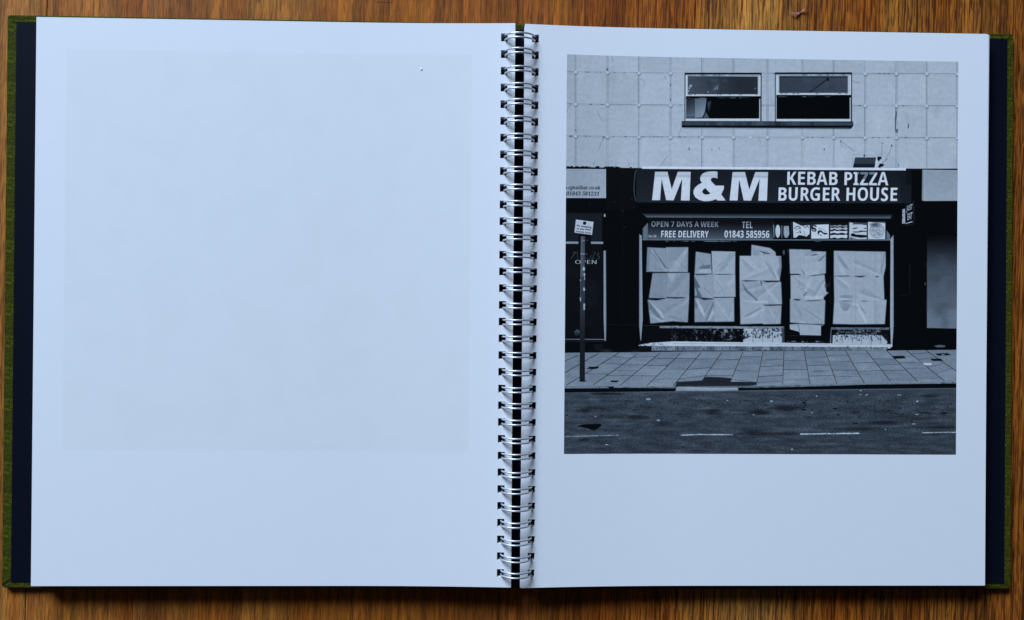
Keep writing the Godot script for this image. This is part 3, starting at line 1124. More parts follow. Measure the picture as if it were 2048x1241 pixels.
	for shape in [em, em2]:
		var zz := Z(o3, 4.963, shape)
		fill(zz, 196)
		for part in Geometry2D.intersect_polygons(zz, PackedVector2Array([Vector2(1290, 343), Vector2(1545, 344), Vector2(1545, 352), Vector2(1290, 351)])):
			fill(part, 178, 0.8)
		for part in Geometry2D.intersect_polygons(zz, PackedVector2Array([Vector2(1290, 351), Vector2(1545, 352), Vector2(1545, 357.5), Vector2(1290, 356.5)])):
			fill(part, 150, 0.85, 196, Vector2(1400, 351), Vector2(1400, 357))
	# the ampersand, built from its strokes
	var amp := Z(o3, 4.963, [1552, 118, 1552, 186, 1528, 178, 1506, 178, 1490, 186, 1486, 202, 1494, 218, 1540, 262, 1540, 256, 1616, 256, 1616, 290, 1600, 322, 1590, 344, 1634, 405, 1552, 405, 1536, 392, 1506, 404, 1470, 411, 1420, 412, 1372, 400, 1334, 374, 1315, 338, 1315, 306, 1330, 276, 1356, 252, 1398, 228, 1384, 206, 1380, 184, 1388, 158, 1408, 136, 1440, 122, 1480, 116, 1520, 115])
	fill(amp, 196)
	for part in Geometry2D.intersect_polygons(amp, PackedVector2Array([Vector2(1380, 343), Vector2(1440, 343), Vector2(1440, 351), Vector2(1380, 351)])):
		fill(part, 180, 0.8)
	for part in Geometry2D.intersect_polygons(amp, PackedVector2Array([Vector2(1380, 351), Vector2(1440, 351), Vector2(1440, 357), Vector2(1380, 357)])):
		fill(part, 158, 0.8, 196, Vector2(1400, 351), Vector2(1400, 357))
	fill(Z(o3, 4.963, [1434, 282, 1414, 294, 1402, 312, 1406, 330, 1420, 342, 1444, 346, 1468, 342, 1482, 334, 1450, 302]), 26)
	text("KEBAB PIZZA", sans, rect_field(1572.0, 343.2, 1775.6, 369.8, 0.007, 0.6), 200)
	text("BURGER HOUSE", sans, rect_field(1554.4, 374.8, 1793.2, 402.4, 0.002, 0.8), 204)
	fill(PackedVector2Array([Vector2(1712, 344), Vector2(1752, 345), Vector2(1738, 358), Vector2(1716, 360)]), 22, 0.45)
	fill(PackedVector2Array([Vector2(1282, 333.4), Vector2(1811, 336.6), Vector2(1811, 341.6), Vector2(1282, 338.6)]), 202)
	line(1282, 338.8, 1811, 341.8, 0.9, 14)
	# under the sign
	box(1271, 407, 1826, 430, 6)
	fill(PackedVector2Array([Vector2(1281, 427.5), Vector2(1784, 428.5), Vector2(1780, 437.4), Vector2(1292, 435.6)]), 22, 1.0, 104, Vector2(1500, 428), Vector2(1500, 436.5))
	line(1290, 436.2, 1780, 437.8, 0.8, 8)
	# second sign: lighter towards its lower edge
	fill(PackedVector2Array([Vector2(1294, 437), Vector2(1544, 438), Vector2(1544, 480), Vector2(1294, 479)]), 14, 1.0, 84, Vector2(1400, 446), Vector2(1400, 479))
	fill(PackedVector2Array([Vector2(1284, 458), Vector2(1294, 446), Vector2(1294, 479), Vector2(1284, 480)]), 112, 0.9)
	text("OPEN 7 DAYS A WEEK", sans, rect_field(1301, 443.2, 1434.8, 454.4, 0.003, 0.3), 92, 1.0, 160)
	text("FREE DELIVERY", sans, rect_field(1320.5, 462.0, 1415.0, 475.4, 0.003, 0.5), 196)
	text("No 26", sans, rect_field(1296, 470.8, 1311, 475.6), 180)
	text("TEL", sans, rect_field(1481.6, 443.6, 1502.8, 457.0, 0.0, 0.3), 110, 1.0, 186)
	text("01843 585956", sans, rect_field(1446.6, 461.4, 1536.4, 476.0, 0.006, 0.3), 196)
	box(1283, 479.2, 1782, 481.4, 108)
	# pictures of the food
	var f := func(pts: Array, v: float, a := 1.0) -> void: fill(Z(Vector2(1530, 430), 7.877, pts), v, a)
	f.call([100, 130, 395, 130, 395, 375, 100, 375], 14)
	f.call([110, 160, 128, 160, 130, 360, 118, 365], 150, 0.8)
	f.call([236, 170, 258, 170, 256, 365, 240, 360], 110, 0.8)
	disc(1553.4, 463, 5.0, 13.2, 178)
	disc(1554.6, 460, 2.6, 10.0, 192, 0.6)
	f.call([280, 180, 355, 176, 366, 300, 340, 360, 300, 362, 276, 300], 150)
	for k in 26: disc(rng.randf_range(1566, 1575.5), rng.randf_range(454, 475), 1.0, 1.0, rng.randf_range(60, 190), 0.6, 0.3, 7)
	f.call([420, 95, 692, 120, 692, 372, 420, 370], 20)
	f.call([424, 110, 510, 150, 560, 175, 690, 160, 686, 300, 640, 345, 590, 330, 520, 320, 470, 362, 430, 360], 188)
	f.call([500, 110, 690, 130, 690, 165, 600, 165, 520, 155], 30)
	curve([1586.5, 458, 1590, 454, 1596, 453.5, 1599.5, 457], 1.4, 40)
	curve([1589, 462, 1592, 458, 1597, 457, 1598.5, 461, 1595, 466, 1590, 466], 1.0, 80)
	disc(1599, 465, 1.3, 1.8, 40)
	curve([1604, 452, 1608, 456, 1613, 452, 1615, 456], 1.3, 50)
	curve([1606, 462, 1607, 469, 1610, 471], 1.0, 120)
	f.call([710, 100, 990, 110, 992, 378, 710, 378], 26)
	f.call([712, 160, 990, 150, 990, 376, 712, 376], 196)
	f.call([712, 160, 790, 165, 800, 195, 760, 185, 800, 240, 780, 268, 730, 262, 714, 215], 34)
	f.call([735, 178, 770, 180, 780, 205, 745, 200], 180)
	f.call([730, 228, 770, 236, 776, 250, 740, 248], 180)
	f.call([810, 270, 830, 245, 870, 246, 905, 280, 970, 290, 965, 310, 920, 312, 880, 285, 850, 268, 838, 290, 835, 318, 822, 310], 26)
	curve([1634, 456, 1643, 459, 1650, 464], 0.9, 90)
	f.call([845, 315, 880, 318, 878, 328, 860, 330], 40)
	f.call([1008, 130, 1288, 130, 1288, 382, 1008, 382], 16)
	for b in [[165, 188, 130], [205, 232, 172], [255, 290, 190], [318, 365, 190]]:
		var top := []
		var bot := []
		for k in 12:
			top.append_array([1014 + k * 24.5, b[0] + sin(k * 1.7) * 5 + rng.randf_range(-4, 4)])
			bot.append_array([1014 + (11 - k) * 24.5, b[1] + sin(k * 1.3) * 7 + rng.randf_range(-4, 4)])
		f.call(top + bot, b[2])
	f.call([1316, 118, 1592, 130, 1590, 384, 1312, 384], 182)
	f.call([1330, 120, 1590, 130, 1590, 165, 1500, 152, 1400, 150, 1360, 160, 1380, 135], 50, 0.85)
	f.call([1362, 215, 1420, 200, 1450, 202, 1440, 212, 1385, 225], 40)
	f.call([1545, 205, 1585, 208, 1580, 220, 1550, 220], 40)
	f.call([1360, 265, 1460, 262, 1500, 248, 1588, 255, 1588, 268, 1520, 268, 1470, 278, 1400, 280], 34)
	f.call([1340, 300, 1380, 290, 1420, 312, 1500, 315, 1588, 322, 1588, 355, 1500, 362, 1430, 352, 1370, 345, 1336, 325], 16)
	f.call([1318, 380, 1330, 345, 1370, 365, 1440, 378], 20, 0.6)
	f.call([1610, 112, 1886, 112, 1884, 384, 1610, 384], 186)
	disc(1752.6, 461.6, 15.0, 15.4, 116)
	disc(1752.6, 461.8, 14.0, 14.4, 164)
	for k in 60:
		var a := rng.randf() * TAU
		var r := sqrt(rng.randf()) * 12.5
		disc(1752.6 + cos(a) * r, 461.8 + sin(a) * r, rng.randf_range(0.7, 2.2), rng.randf_range(0.6, 1.8), rng.randf_range(70, 192), 0.55, 0.3, 8)
	soft(1748, 450, 11, 5, 40, 0.7)
	f.call([1600, 60, 1890, 70, 1890, 135, 1610, 112], 14, 0.5)
	f.call([1905, 240, 1960, 320, 1965, 395, 1905, 392], 112, 0.9)
	for x: float in [1544.0, 1580.6, 1618.6, 1656.6, 1695.2, 1733.4]:
		line(x, 444, x, 479, 1.0, 70, 0.8)

	# ---- windows, posts and the papered panes
	fill(PackedVector2Array([Vector2(1284, 481.4), Vector2(1781, 482), Vector2(1781, 658), Vector2(1284, 655)]), 6)
	for k in 16:
		var x := rng.randf_range(1320, 1470)
		box(x, 482.3, x + rng.randf_range(2, 12), 484, rng.randf_range(40, 150), 0.6)
	box(1410, 482.6, 1460, 484.2, 110, 0.7)
	line(1627, 483, 1640, 483.4, 1.4, 120, 0.6)
	fill(PackedVector2Array([Vector2(1277, 469), Vector2(1282, 472), Vector2(1284, 640), Vector2(1281, 682), Vector2(1279.5, 682), Vector2(1277, 652)]), 128, 1.0, 150, Vector2(1277, 500), Vector2(1284, 500))
	fill(PackedVector2Array([Vector2(1780, 478), Vector2(1786, 470), Vector2(1786.4, 652), Vector2(1783.6, 690), Vector2(1780.5, 688), Vector2(1779.4, 650)]), 158, 1.0, 128, Vector2(1780, 500), Vector2(1787, 500))
	var A := Vector2(1280, 470)
	paper_sheet(A, 6.205, [80, 157, 308, 168, 340, 462, 68, 462], 138, 2)
	fill(Z(A, 6.205, [150, 170, 325, 418, 300, 415, 140, 165]), 60, 0.55)
	fill(Z(A, 6.205, [140, 168, 300, 420, 332, 430, 330, 458, 290, 458]), 172, 0.5, 138, A + Vector2(50, 60), A + Vector2(30, 70))
	fill(Z(A, 6.205, [82, 160, 125, 168, 100, 455, 70, 460]), 112, 0.6)
	paper_sheet(A, 6.205, [308, 157, 588, 155, 583, 465, 340, 465], 142, 2)
	fill(Z(A, 6.205, [570, 160, 585, 200, 440, 462, 350, 462, 345, 440]), 168, 0.45, 142, A + Vector2(75, 55), A + Vector2(60, 45))
	fill(Z(A, 6.205, [335, 165, 575, 160, 350, 380]), 124, 0.4)
	paper_sheet(A, 6.205, [145, 478, 325, 476, 322, 788, 100, 786], 132, 2)
	paper_sheet(A, 6.205, [325, 474, 605, 474, 600, 780, 322, 775], 140, 2)
	fill(Z(A, 6.205, [330, 480, 440, 480, 385, 600]), 172, 0.55)
	fill(Z(A, 6.205, [500, 490, 580, 490, 340, 770, 335, 690]), 118, 0.4)
	paper_sheet(A, 6.205, [85, 808, 200, 818, 320, 790, 600, 780, 583, 1088, 400, 1075, 120, 1103], 140, 2)
	fill(Z(A, 6.205, [88, 815, 120, 850, 290, 1060, 240, 1060, 100, 920]), 84, 0.5)
	fill(Z(A, 6.205, [100, 815, 270, 970, 295, 1065, 250, 1020]), 182, 0.6)
	fill(Z(A, 6.205, [115, 985, 310, 1080, 260, 1092, 120, 1010]), 178, 0.5)
	fill(Z(A, 6.205, [585, 790, 600, 800, 500, 910, 515, 870]), 176, 0.5)
	for q in [[105, 790, 320, 792, 250, 806, 160, 812], [330, 780, 560, 778, 520, 790, 420, 794], [80, 464, 585, 466, 585, 472, 150, 474]]:
		fill(Z(A, 6.205, q), 10, 0.9)
	paper_sheet(A, 6.205, [680, 210, 865, 238, 880, 485, 665, 490], 142, 2)
	fill(Z(A, 6.205, [715, 420, 760, 385, 862, 372, 862, 420, 780, 430]), 92, 0.8)
	fill(Z(A, 6.205, [690, 470, 760, 425, 862, 425, 870, 480]), 178, 0.6)
	paper_sheet(A, 6.205, [873, 203, 1170, 210, 1168, 490, 885, 488], 158, 2)
	fill(Z(A, 6.205, [1090, 225, 1165, 220, 1165, 260, 1000, 460, 960, 450]), 128, 0.4)
	paper_sheet(A, 6.205, [660, 498, 890, 490, 905, 795, 668, 770], 146, 2)
	fill(Z(A, 6.205, [662, 510, 740, 660, 700, 660, 760, 780, 668, 770, 700, 740, 665, 640]), 58, 0.6)
	paper_sheet(A, 6.205, [890, 492, 1170, 492, 1173, 772, 905, 775], 154, 2)
	fill(Z(A, 6.205, [1150, 500, 1165, 540, 1090, 650, 1060, 640]), 178, 0.4)
	paper_sheet(A, 6.205, [665, 780, 905, 798, 910, 1080, 665, 1085], 138, 1)
	fill(Z(A, 6.205, [690, 785, 760, 900, 800, 1010, 770, 1000, 700, 880]), 190, 0.6)
	fill(Z(A, 6.205, [720, 790, 900, 800, 830, 800, 790, 815]), 24, 0.8)
	fill(Z(A, 6.205, [900, 815, 900, 880, 820, 1070, 800, 1075]), 88, 0.55)
	fill(Z(A, 6.205, [903, 900, 905, 990, 850, 1070, 825, 1070]), 186, 0.55)
	fill(Z(A, 6.205, [668, 810, 710, 880, 700, 920, 665, 900]), 92, 0.6)
	paper_sheet(A, 6.205, [905, 785, 1155, 780, 1158, 1078, 910, 1082], 150, 1)
	fill(Z(A, 6.205, [912, 800, 960, 850, 1100, 1040, 1090, 1060, 1040, 990]), 182, 0.5)
	for q in [[665, 492, 885, 488, 800, 498, 690, 502], [900, 490, 1165, 490, 1080, 496, 960, 497], [740, 785, 905, 796, 880, 804, 800, 806], [910, 778, 1100, 776, 1020, 784]]:
		fill(Z(A, 6.205, q), 14, 0.9)
	var B := Vector2(1460, 470)
	paper_sheet(B, 5.64, [230, 112, 440, 150, 500, 195, 508, 240, 225, 240], 152, 1)
	fill(Z(B, 5.64, [310, 176, 400, 205, 445, 208, 420, 218, 370, 210]), 28, 0.85)
	fill(Z(B, 5.64, [240, 150, 310, 180, 320, 225, 250, 235]), 120, 0.4)
	paper_sheet(B, 5.64, [95, 238, 565, 240, 570, 360, 548, 518, 95, 515], 158, 2)
	fill(Z(B, 5.64, [370, 270, 440, 350, 545, 510, 500, 505, 420, 380]), 118, 0.45)
	fill(Z(B, 5.64, [470, 370, 548, 510, 520, 510]), 190, 0.6)
	fill(Z(B, 5.64, [530, 250, 565, 250, 566, 370, 545, 500, 520, 420, 545, 350]), 96, 0.45)
	paper_sheet(B, 5.64, [95, 500, 120, 520, 335, 518, 550, 520, 565, 540, 575, 785, 395, 790, 100, 770], 150, 2)
	fill(Z(B, 5.64, [115, 525, 180, 620, 310, 745, 290, 745, 160, 640]), 70, 0.6)
	fill(Z(B, 5.64, [130, 530, 220, 620, 325, 740, 300, 700]), 180, 0.4)
	fill(Z(B, 5.64, [360, 545, 440, 620, 560, 780, 500, 780, 400, 640]), 174, 0.45)
	fill(Z(B, 5.64, [100, 745, 420, 745, 415, 775, 250, 770]), 190, 0.5)
	paper_sheet(B, 5.64, [385, 800, 570, 795, 560, 1005, 360, 1010], 148, 1)
	fill(Z(B, 5.64, [400, 800, 470, 870, 520, 960, 490, 950]), 176, 0.4)
	paper_sheet(B, 5.64, [100, 762, 345, 782, 385, 800, 383, 1000, 105, 1010], 154, 1)
	fill(Z(B, 5.64, [140, 925, 330, 820, 345, 830, 200, 920]), 104, 0.5)
	fill(Z(B, 5.64, [105, 960, 360, 830, 380, 840, 250, 940]), 184, 0.4)
	for q in [[130, 516, 330, 518, 240, 524, 160, 528], [350, 520, 548, 519, 545, 532, 400, 536], [400, 790, 570, 787, 565, 796, 430, 802], [332, 520, 342, 520, 346, 590]]:
		fill(Z(B, 5.64, q), 12, 0.9)
	line(1530.5, 500, 1524, 513, 0.7, 120, 0.5)
	# the door
	paper_sheet(B, 5.64, [655, 163, 905, 168, 905, 185, 1072, 190, 1070, 435, 870, 465, 755, 440, 665, 442], 154, 2)
	fill(Z(B, 5.64, [875, 240, 960, 215, 985, 225, 930, 235]), 40, 0.75)
	fill(Z(B, 5.64, [980, 290, 1070, 215, 1065, 240, 1000, 305]), 90, 0.6)
	fill(Z(B, 5.64, [800, 325, 1020, 300, 1030, 320, 1000, 430, 860, 455, 830, 440, 790, 370]), 166, 0.5)
	fill(Z(B, 5.64, [790, 375, 840, 460, 825, 455]), 60, 0.8)
	paper_sheet(B, 5.64, [670, 455, 1055, 445, 1075, 645, 1100, 652, 1050, 700, 1045, 735, 830, 745, 672, 720], 156, 2)
	fill(Z(B, 5.64, [900, 470, 930, 465, 850, 640, 820, 620]), 184, 0.4)
	fill(Z(B, 5.64, [830, 660, 870, 640, 830, 690, 815, 680]), 70, 0.6)
	fill(Z(B, 5.64, [830, 695, 1040, 680, 1045, 720, 835, 740]), 186, 0.5)
	line(1596, 551, 1597, 575, 1.0, 112, 0.5)
	line(1598, 578, 1607, 577.6, 0.8, 80, 0.6)
	paper_sheet(B, 5.64, [665, 722, 815, 727, 1065, 737, 1055, 1010, 960, 1010, 665, 990], 150, 2)
	fill(Z(B, 5.64, [700, 740, 810, 900, 790, 920, 730, 850]), 122, 0.4)
	fill(Z(B, 5.64, [760, 995, 800, 968, 840, 1000]), 192, 0.5)
	paper_sheet(B, 5.64, [660, 1012, 750, 1005, 1040, 1018, 1055, 1135, 780, 1130, 770, 1095, 665, 1065], 158, 1)
	curve([1593, 648, 1596, 656, 1597.5, 664], 0.9, 50, 0.8)
	for q in [[668, 444, 755, 442, 740, 452, 690, 454], [870, 466, 1065, 440, 1060, 446, 920, 466], [700, 724, 790, 728, 760, 744, 720, 736], [830, 746, 1040, 734, 1000, 742, 880, 750], [850, 1006, 1030, 1008, 1000, 1018]]:
		fill(Z(B, 5.64, q), 14, 0.9)
	# door handle and chips
	disc(1650, 572, 2.2, 4, 54, 0.8, 0.3)
	disc(1655, 570, 2.0, 5, 44, 0.6, 0.4)
	disc(1565.5, 505, 2.0, 5, 110, 0.7, 0.3)
	disc(1573, 504, 1.0, 4, 60, 0.6, 0.3)
	line(1658.5, 553, 1659, 610, 0.9, 50, 0.5)
	var C := Vector2(1640, 470)
	paper_sheet(C, 5.64, [145, 180, 395, 185, 735, 190, 735, 360, 710, 470, 145, 465], 156, 2)
	fill(Z(C, 5.64, [175, 190, 250, 280, 330, 400, 280, 380, 210, 290]), 116, 0.5)
	fill(Z(C, 5.64, [150, 250, 230, 330, 300, 460, 240, 455]), 180, 0.35)
	for q in [[560, 195], [610, 192], [690, 196], [630, 190]]:
		line(C.x + q[0] / 5.64, C.y + q[1] / 5.64, C.x + (q[0] - 6) / 5.64, C.y + (q[1] + 230) / 5.64, 1.6, 128, 0.4)
	fill(Z(C, 5.64, [715, 200, 735, 195, 690, 440, 675, 420]), 112, 0.5)
	paper_sheet(C, 5.64, [145, 470, 710, 470, 720, 735, 150, 740], 156, 2)
	fill(Z(C, 5.64, [220, 480, 330, 580, 320, 600]), 186, 0.5)
	fill(Z(C, 5.64, [210, 690, 280, 675, 370, 690, 350, 715, 230, 715]), 116, 0.55)
	fill(Z(C, 5.64, [190, 735, 250, 712, 330, 735]), 192, 0.6)
	paper_sheet(C, 5.64, [150, 740, 745, 732, 725, 1005, 395, 1010, 135, 1005], 160, 1)
	fill(Z(C, 5.64, [195, 750, 360, 752, 300, 858, 255, 858]), 98, 0.55, 140, C + Vector2(50, 152), C + Vector2(50, 133))
	fill(Z(C, 5.64, [400, 760, 440, 800, 530, 1000, 500, 990, 430, 870]), 188, 0.5)
	fill(Z(C, 5.64, [425, 760, 520, 900, 510, 910, 440, 810]), 112, 0.5)
	fill(Z(C, 5.64, [608, 740, 740, 740, 725, 1000, 612, 1000]), 128, 0.35, 160, C + Vector2(108, 160), C + Vector2(126, 160))
	line(1709.8, 503, 1709.6, 648, 0.8, 122, 0.7)
	line(1747.5, 560, 1748, 648, 0.8, 120, 0.6)
	for q in [[180, 466, 330, 459, 300, 466, 220, 470], [370, 466, 520, 462, 460, 480, 420, 478], [610, 470, 660, 468, 640, 480], [190, 742, 380, 745, 280, 750], [440, 745, 560, 747, 480, 752]]:
		fill(Z(C, 5.64, q), 20, 0.85)
	box(1640, 652, 1658, 680, 6)
	smooth_region(1285, 484, 1780, 654)
	# ---- stall riser, stained tiles and the step
	box(1284, 656, 1567, 690, 10)
	fill(PackedVector2Array([Vector2(1318, 652.6), Vector2(1566, 653.6), Vector2(1566, 658.6), Vector2(1318, 657.0)]), 128)
	box(1286, 651.4, 1345, 653, 60, 0.6)
	for k in 30: disc(rng.randf_range(1318, 1560), rng.randf_range(653, 658), rng.randf_range(1, 6), 0.9, rng.randf_range(30, 170), 0.5, 0.4, 8)
	fill(PackedVector2Array([Vector2(1484, 658), Vector2(1563, 658.5), Vector2(1563, 687), Vector2(1484, 687)]), 168)
	for k in 150:
		var x := rng.randf_range(1340, 1484)
		var t := (x - 1340) / 144.0
		disc(x, rng.randf_range(659, 688), rng.randf_range(0.8, 3.6), rng.randf_range(0.8, 4.2), rng.randf_range(70, 178), 0.22 + 0.5 * t, 0.5, 8)
	for k in 70:
		disc(rng.randf_range(1345, 1484), rng.randf_range(662, 684), rng.randf_range(2, 7), rng.randf_range(2, 6), 8, 0.7, 0.5, 9)
	for k in 110:
		disc(rng.randf_range(1484, 1563), rng.randf_range(658, 676), rng.randf_range(0.5, 2.2), rng.randf_range(0.6, 3.0), rng.randf_range(14, 60), 0.7, 0.5, 8)
	for x: float in [1484.0, 1504.0, 1523.5, 1542.6, 1562.0]: line(x, 658, x, 687, 0.8, 40, 0.7)
	line(1484, 668, 1563, 668.5, 0.7, 50, 0.5)
	fill(PackedVector2Array([Vector2(1562, 655), Vector2(1566.5, 655), Vector2(1567, 687), Vector2(1562, 687)]), 70, 0.8)
	box(1568, 672, 1656, 690, 8)
	for k in 14: disc(rng.randf_range(1574, 1650), rng.randf_range(683, 687), rng.randf_range(1, 6), rng.randf_range(0.6, 1.8), rng.randf_range(50, 150), 0.7, 0.4, 8)
	box(1578, 671.5, 1640, 672.6, 60, 0.6)
	fill(PackedVector2Array([Vector2(1660, 655), Vector2(1777, 655.4), Vector2(1777, 660), Vector2(1661, 659.6), Vector2(1661, 688), Vector2(1657.5, 688)]), 96)
	for k in 40: disc(rng.randf_range(1662, 1774), rng.randf_range(655, 660), rng.randf_range(1, 5), 1.0, rng.randf_range(30, 150), 0.6, 0.4, 8)
	fill(PackedVector2Array([Vector2(1663, 661), Vector2(1776, 661), Vector2(1776, 688.6), Vector2(1663, 688)]), 14)
	fill(PackedVector2Array([Vector2(1664, 671), Vector2(1690, 669), Vector2(1740, 669.5), Vector2(1762, 671), Vector2(1774, 684), Vector2(1772, 688.4), Vector2(1663, 688)]), 166)
	for k in 46: disc(rng.randf_range(1672, 1760), rng.randf_range(662, 669), rng.randf_range(1, 4.5), rng.randf_range(0.8, 2.6), rng.randf_range(50, 170), 0.55, 0.5, 8)
	for k in 100: disc(rng.randf_range(1668, 1774), rng.randf_range(669, 682), rng.randf_range(0.5, 2.0), rng.randf_range(0.5, 2.4), rng.randf_range(14, 60), 0.65, 0.5, 8)
	for x: float in [1683.0, 1702.6, 1721.8, 1741.0, 1760.5]: line(x, 661, x, 688, 0.8, 50, 0.7)
	line(1663, 669.4, 1775, 669.8, 0.9, 24, 0.8)
	fill(PackedVector2Array([Vector2(1276, 690.6), Vector2(1300, 686.6), Vector2(1345, 683.6), Vector2(1784, 688.6), Vector2(1783.5, 693.5), Vector2(1778, 697.5), Vector2(1276, 692.8)]), 184)
	line(1345, 688, 1780, 689.6, 0.9, 120, 0.6)
	for k in 24: disc(rng.randf_range(1276, 1330), rng.randf_range(688, 693), rng.randf_range(1, 4), 0.8, 60, 0.5, 0.4, 8)
	fill(PackedVector2Array([Vector2(1276, 692.8), Vector2(1776, 694.6), Vector2(1770, 701.4), Vector2(1400, 702.4), Vector2(1276, 704)]), 86)
	for k in 32:
		var x := 1302.0 + k * 15.7
		if x > 1762: break
		box(x, 693 + k * 0.05, x + 14.8, 702 - k * 0.03, rng.randf_range(88, 142), 0.8)
		for q in 5: disc(x + rng.randf_range(0, 15), rng.randf_range(694, 702), rng.randf_range(0.6, 2.2), rng.randf_range(0.6, 3), rng.randf_range(20, 80), 0.5, 0.4, 7)
	box(1276, 692.9, 1302, 704, 14)
	line(1276, 703.4, 1784, 702.0, 1.0, 10)

	# ---- neighbours: left shop window and right shop
	box(1120, 430, 1203, 485, 26)
	line(1130, 428.4, 1207, 428.8, 0.9, 56, 0.8)
	disc(1208, 432, 1.7, 3.2, 160, 1.0, 0.2)
	box(1120, 488, 1205, 690, 14)
	for k in 14: soft(rng.randf_range(1130, 1200), rng.randf_range(500, 675), rng.randf_range(8, 26), rng.randf_range(10, 30), rng.randf_range(8, 26), 0.5)
	box(1120, 484.6, 1205.2, 489.0, 138)
	box(1156, 470, 1181, 545, 12)
	fill(PackedVector2Array([Vector2(1206, 503), Vector2(1210.6, 502), Vector2(1211.6, 640), Vector2(1211, 683), Vector2(1208, 682), Vector2(1206.4, 640)]), 150, 1.0, 118, Vector2(1205, 500), Vector2(1212, 500))
	line(1125, 679.4, 1208, 679.8, 1.3, 130)
	line(1125, 683.2, 1210, 683.4, 0.8, 50)
	box(1120, 684, 1276, 706, 8)
	fill(PackedVector2Array([Vector2(1186, 690), Vector2(1206, 688), Vector2(1204, 703), Vector2(1190, 703)]), 20, 0.8)
	disc(1153.6, 666, 5.5, 5.5, 74, 0.9, 0.3)
	disc(1152, 669, 4.0, 3.5, 40, 0.9, 0.3)
	# script in the window
	curve([1142, 519, 1146, 513, 1150, 507, 1149, 505, 1144.5, 507], 0.8, 88)
	curve([1145, 514, 1150, 507, 1154, 505.5, 1154, 511, 1154.5, 518], 0.8, 80)
	curve([1171, 517, 1173, 519, 1176, 516], 0.7, 80)
	curve([1181.4, 511, 1179.8, 517, 1181.5, 518.6], 0.8, 86)
	curve([1184, 506.5, 1184.6, 505.5], 0.9, 86)
	curve([1190.5, 505, 1186, 513, 1184, 519, 1186.5, 518.5], 0.8, 86)
	curve([1198, 509, 1194.5, 508.4, 1193.4, 511, 1197, 513.5, 1198, 517, 1195, 519.6, 1192.6, 518.4], 0.8, 92)
	text("OPEN", thin, rect_field(1149.8, 521.4, 1192.0, 529.0), 176)
	# right-hand shop
	fill(PackedVector2Array([Vector2(1844, 339.6), Vector2(1925, 340.6), Vector2(1925, 402), Vector2(1845, 402.4), Vector2(1843.4, 400)]), 142, 1.0, 154, Vector2(1850, 340), Vector2(1850, 402))
	line(1845.6, 341, 1845.6, 401, 2.0, 110, 0.7)
	line(1847.4, 341, 1847.4, 401, 1.0, 178, 0.6)
	line(1845, 341.6, 1920, 342.2, 1.2, 172, 0.6)
	fill(PackedVector2Array([Vector2(1853.6, 470), Vector2(1925, 470), Vector2(1925, 657.6), Vector2(1853.6, 656)]), 10, 1.0, 70, Vector2(1880, 474), Vector2(1880, 535))
	fill(PackedVector2Array([Vector2(1853.6, 535), Vector2(1925, 535), Vector2(1925, 657.6), Vector2(1853.6, 656)]), 70, 1.0, 104, Vector2(1880, 535), Vector2(1880, 640))
	box(1853.6, 620, 1925, 656.5, 114, 0.5)
	for k in 16: soft(rng.randf_range(1860, 1912), rng.randf_range(510, 650), rng.randf_range(8, 20), rng.randf_range(6, 24), rng.randf_range(55, 110), 0.28)
	line(1819, 528, 1819, 590, 0.9, 44, 0.8)
	line(1796, 590.6, 1814, 590.8, 0.8, 40, 0.8)
	disc(1850, 568, 1.2, 3, 84, 0.8, 0.3)
	disc(1880, 692.5, 11, 2.4, 96, 0.9, 0.15)
	# hanging box sign
	var J := Vector2(1780, 390)
	fill(Z(J, 15.5, [465, 300, 520, 270, 735, 185, 740, 880, 690, 920, 540, 955, 460, 945]), 42)
	fill(Z(J, 15.5, [478, 300, 530, 278, 715, 205, 720, 876, 684, 904, 545, 938, 474, 925]), 10)
	fill(Z(J, 15.5, [372, 450, 452, 430, 462, 895, 360, 895]), 156)
	for q in [[405, 570], [380, 710], [415, 860]]:
		disc(J.x + q[0] / 15.5, J.y + q[1] / 15.5, 1.2, 1.2, 40, 0.7, 0.3)
	text("JUST", sans, [J + Vector2(500, 345) / 15.5, J + Vector2(690, 275) / 15.5, J + Vector2(668, 498) / 15.5, J + Vector2(488, 560) / 15.5], 188)
	text("EAT", sans, [J + Vector2(532, 580) / 15.5, J + Vector2(688, 526) / 15.5, J + Vector2(664, 750) / 15.5, J + Vector2(530, 790) / 15.5], 188)
	fill(Z(J, 15.5, [475, 878, 685, 815, 685, 848, 475, 902]), 170)

	# ---- pavement
	var o7 := Vector2(1120, 670)
	var o8 := Vector2(1520, 670)
	fill(PackedVector2Array([Vector2(1120, 706.4), Vector2(1276, 705.4), Vector2(1400, 703.4), Vector2(1770, 701.4), Vector2(1925, 699.5), Vector2(1925, 768), Vector2(1120, 778)]), 118, 1.0, 128, Vector2(1500, 702), Vector2(1500, 770))
	var seams := [Z(o7, 4.963, [180, 205, 45, 262]), Z(o7, 4.963, [380, 185, 45, 380]), Z(o7, 4.963, [585, 180, 65, 500]), Z(o7, 4.963, [760, 195, 325, 500]), Z(o7, 4.963, [985, 185, 590, 505]), Z(o7, 4.963, [1190, 185, 855, 510]), Z(o7, 4.963, [1390, 180, 1115, 510]), Z(o7, 4.963, [1595, 178, 1395, 470]), Z(o7, 4.963, [1805, 172, 1680, 470]), Z(o7, 4.963, [2005, 170, 1938, 505]), Z(o8, 4.963, [228, 160, 215, 495]), Z(o8, 4.963, [430, 160, 487, 490]), Z(o8, 4.963, [635, 155, 755, 485]), Z(o8, 4.963, [840, 155, 1030, 485]), Z(o8, 4.963, [1045, 155, 1290, 460]), Z(o8, 4.963, [1250, 155, 1560, 460]), Z(o8, 4.963, [1450, 155, 1830, 455]), Z(o8, 4.963, [1640, 150, 1990, 385])]
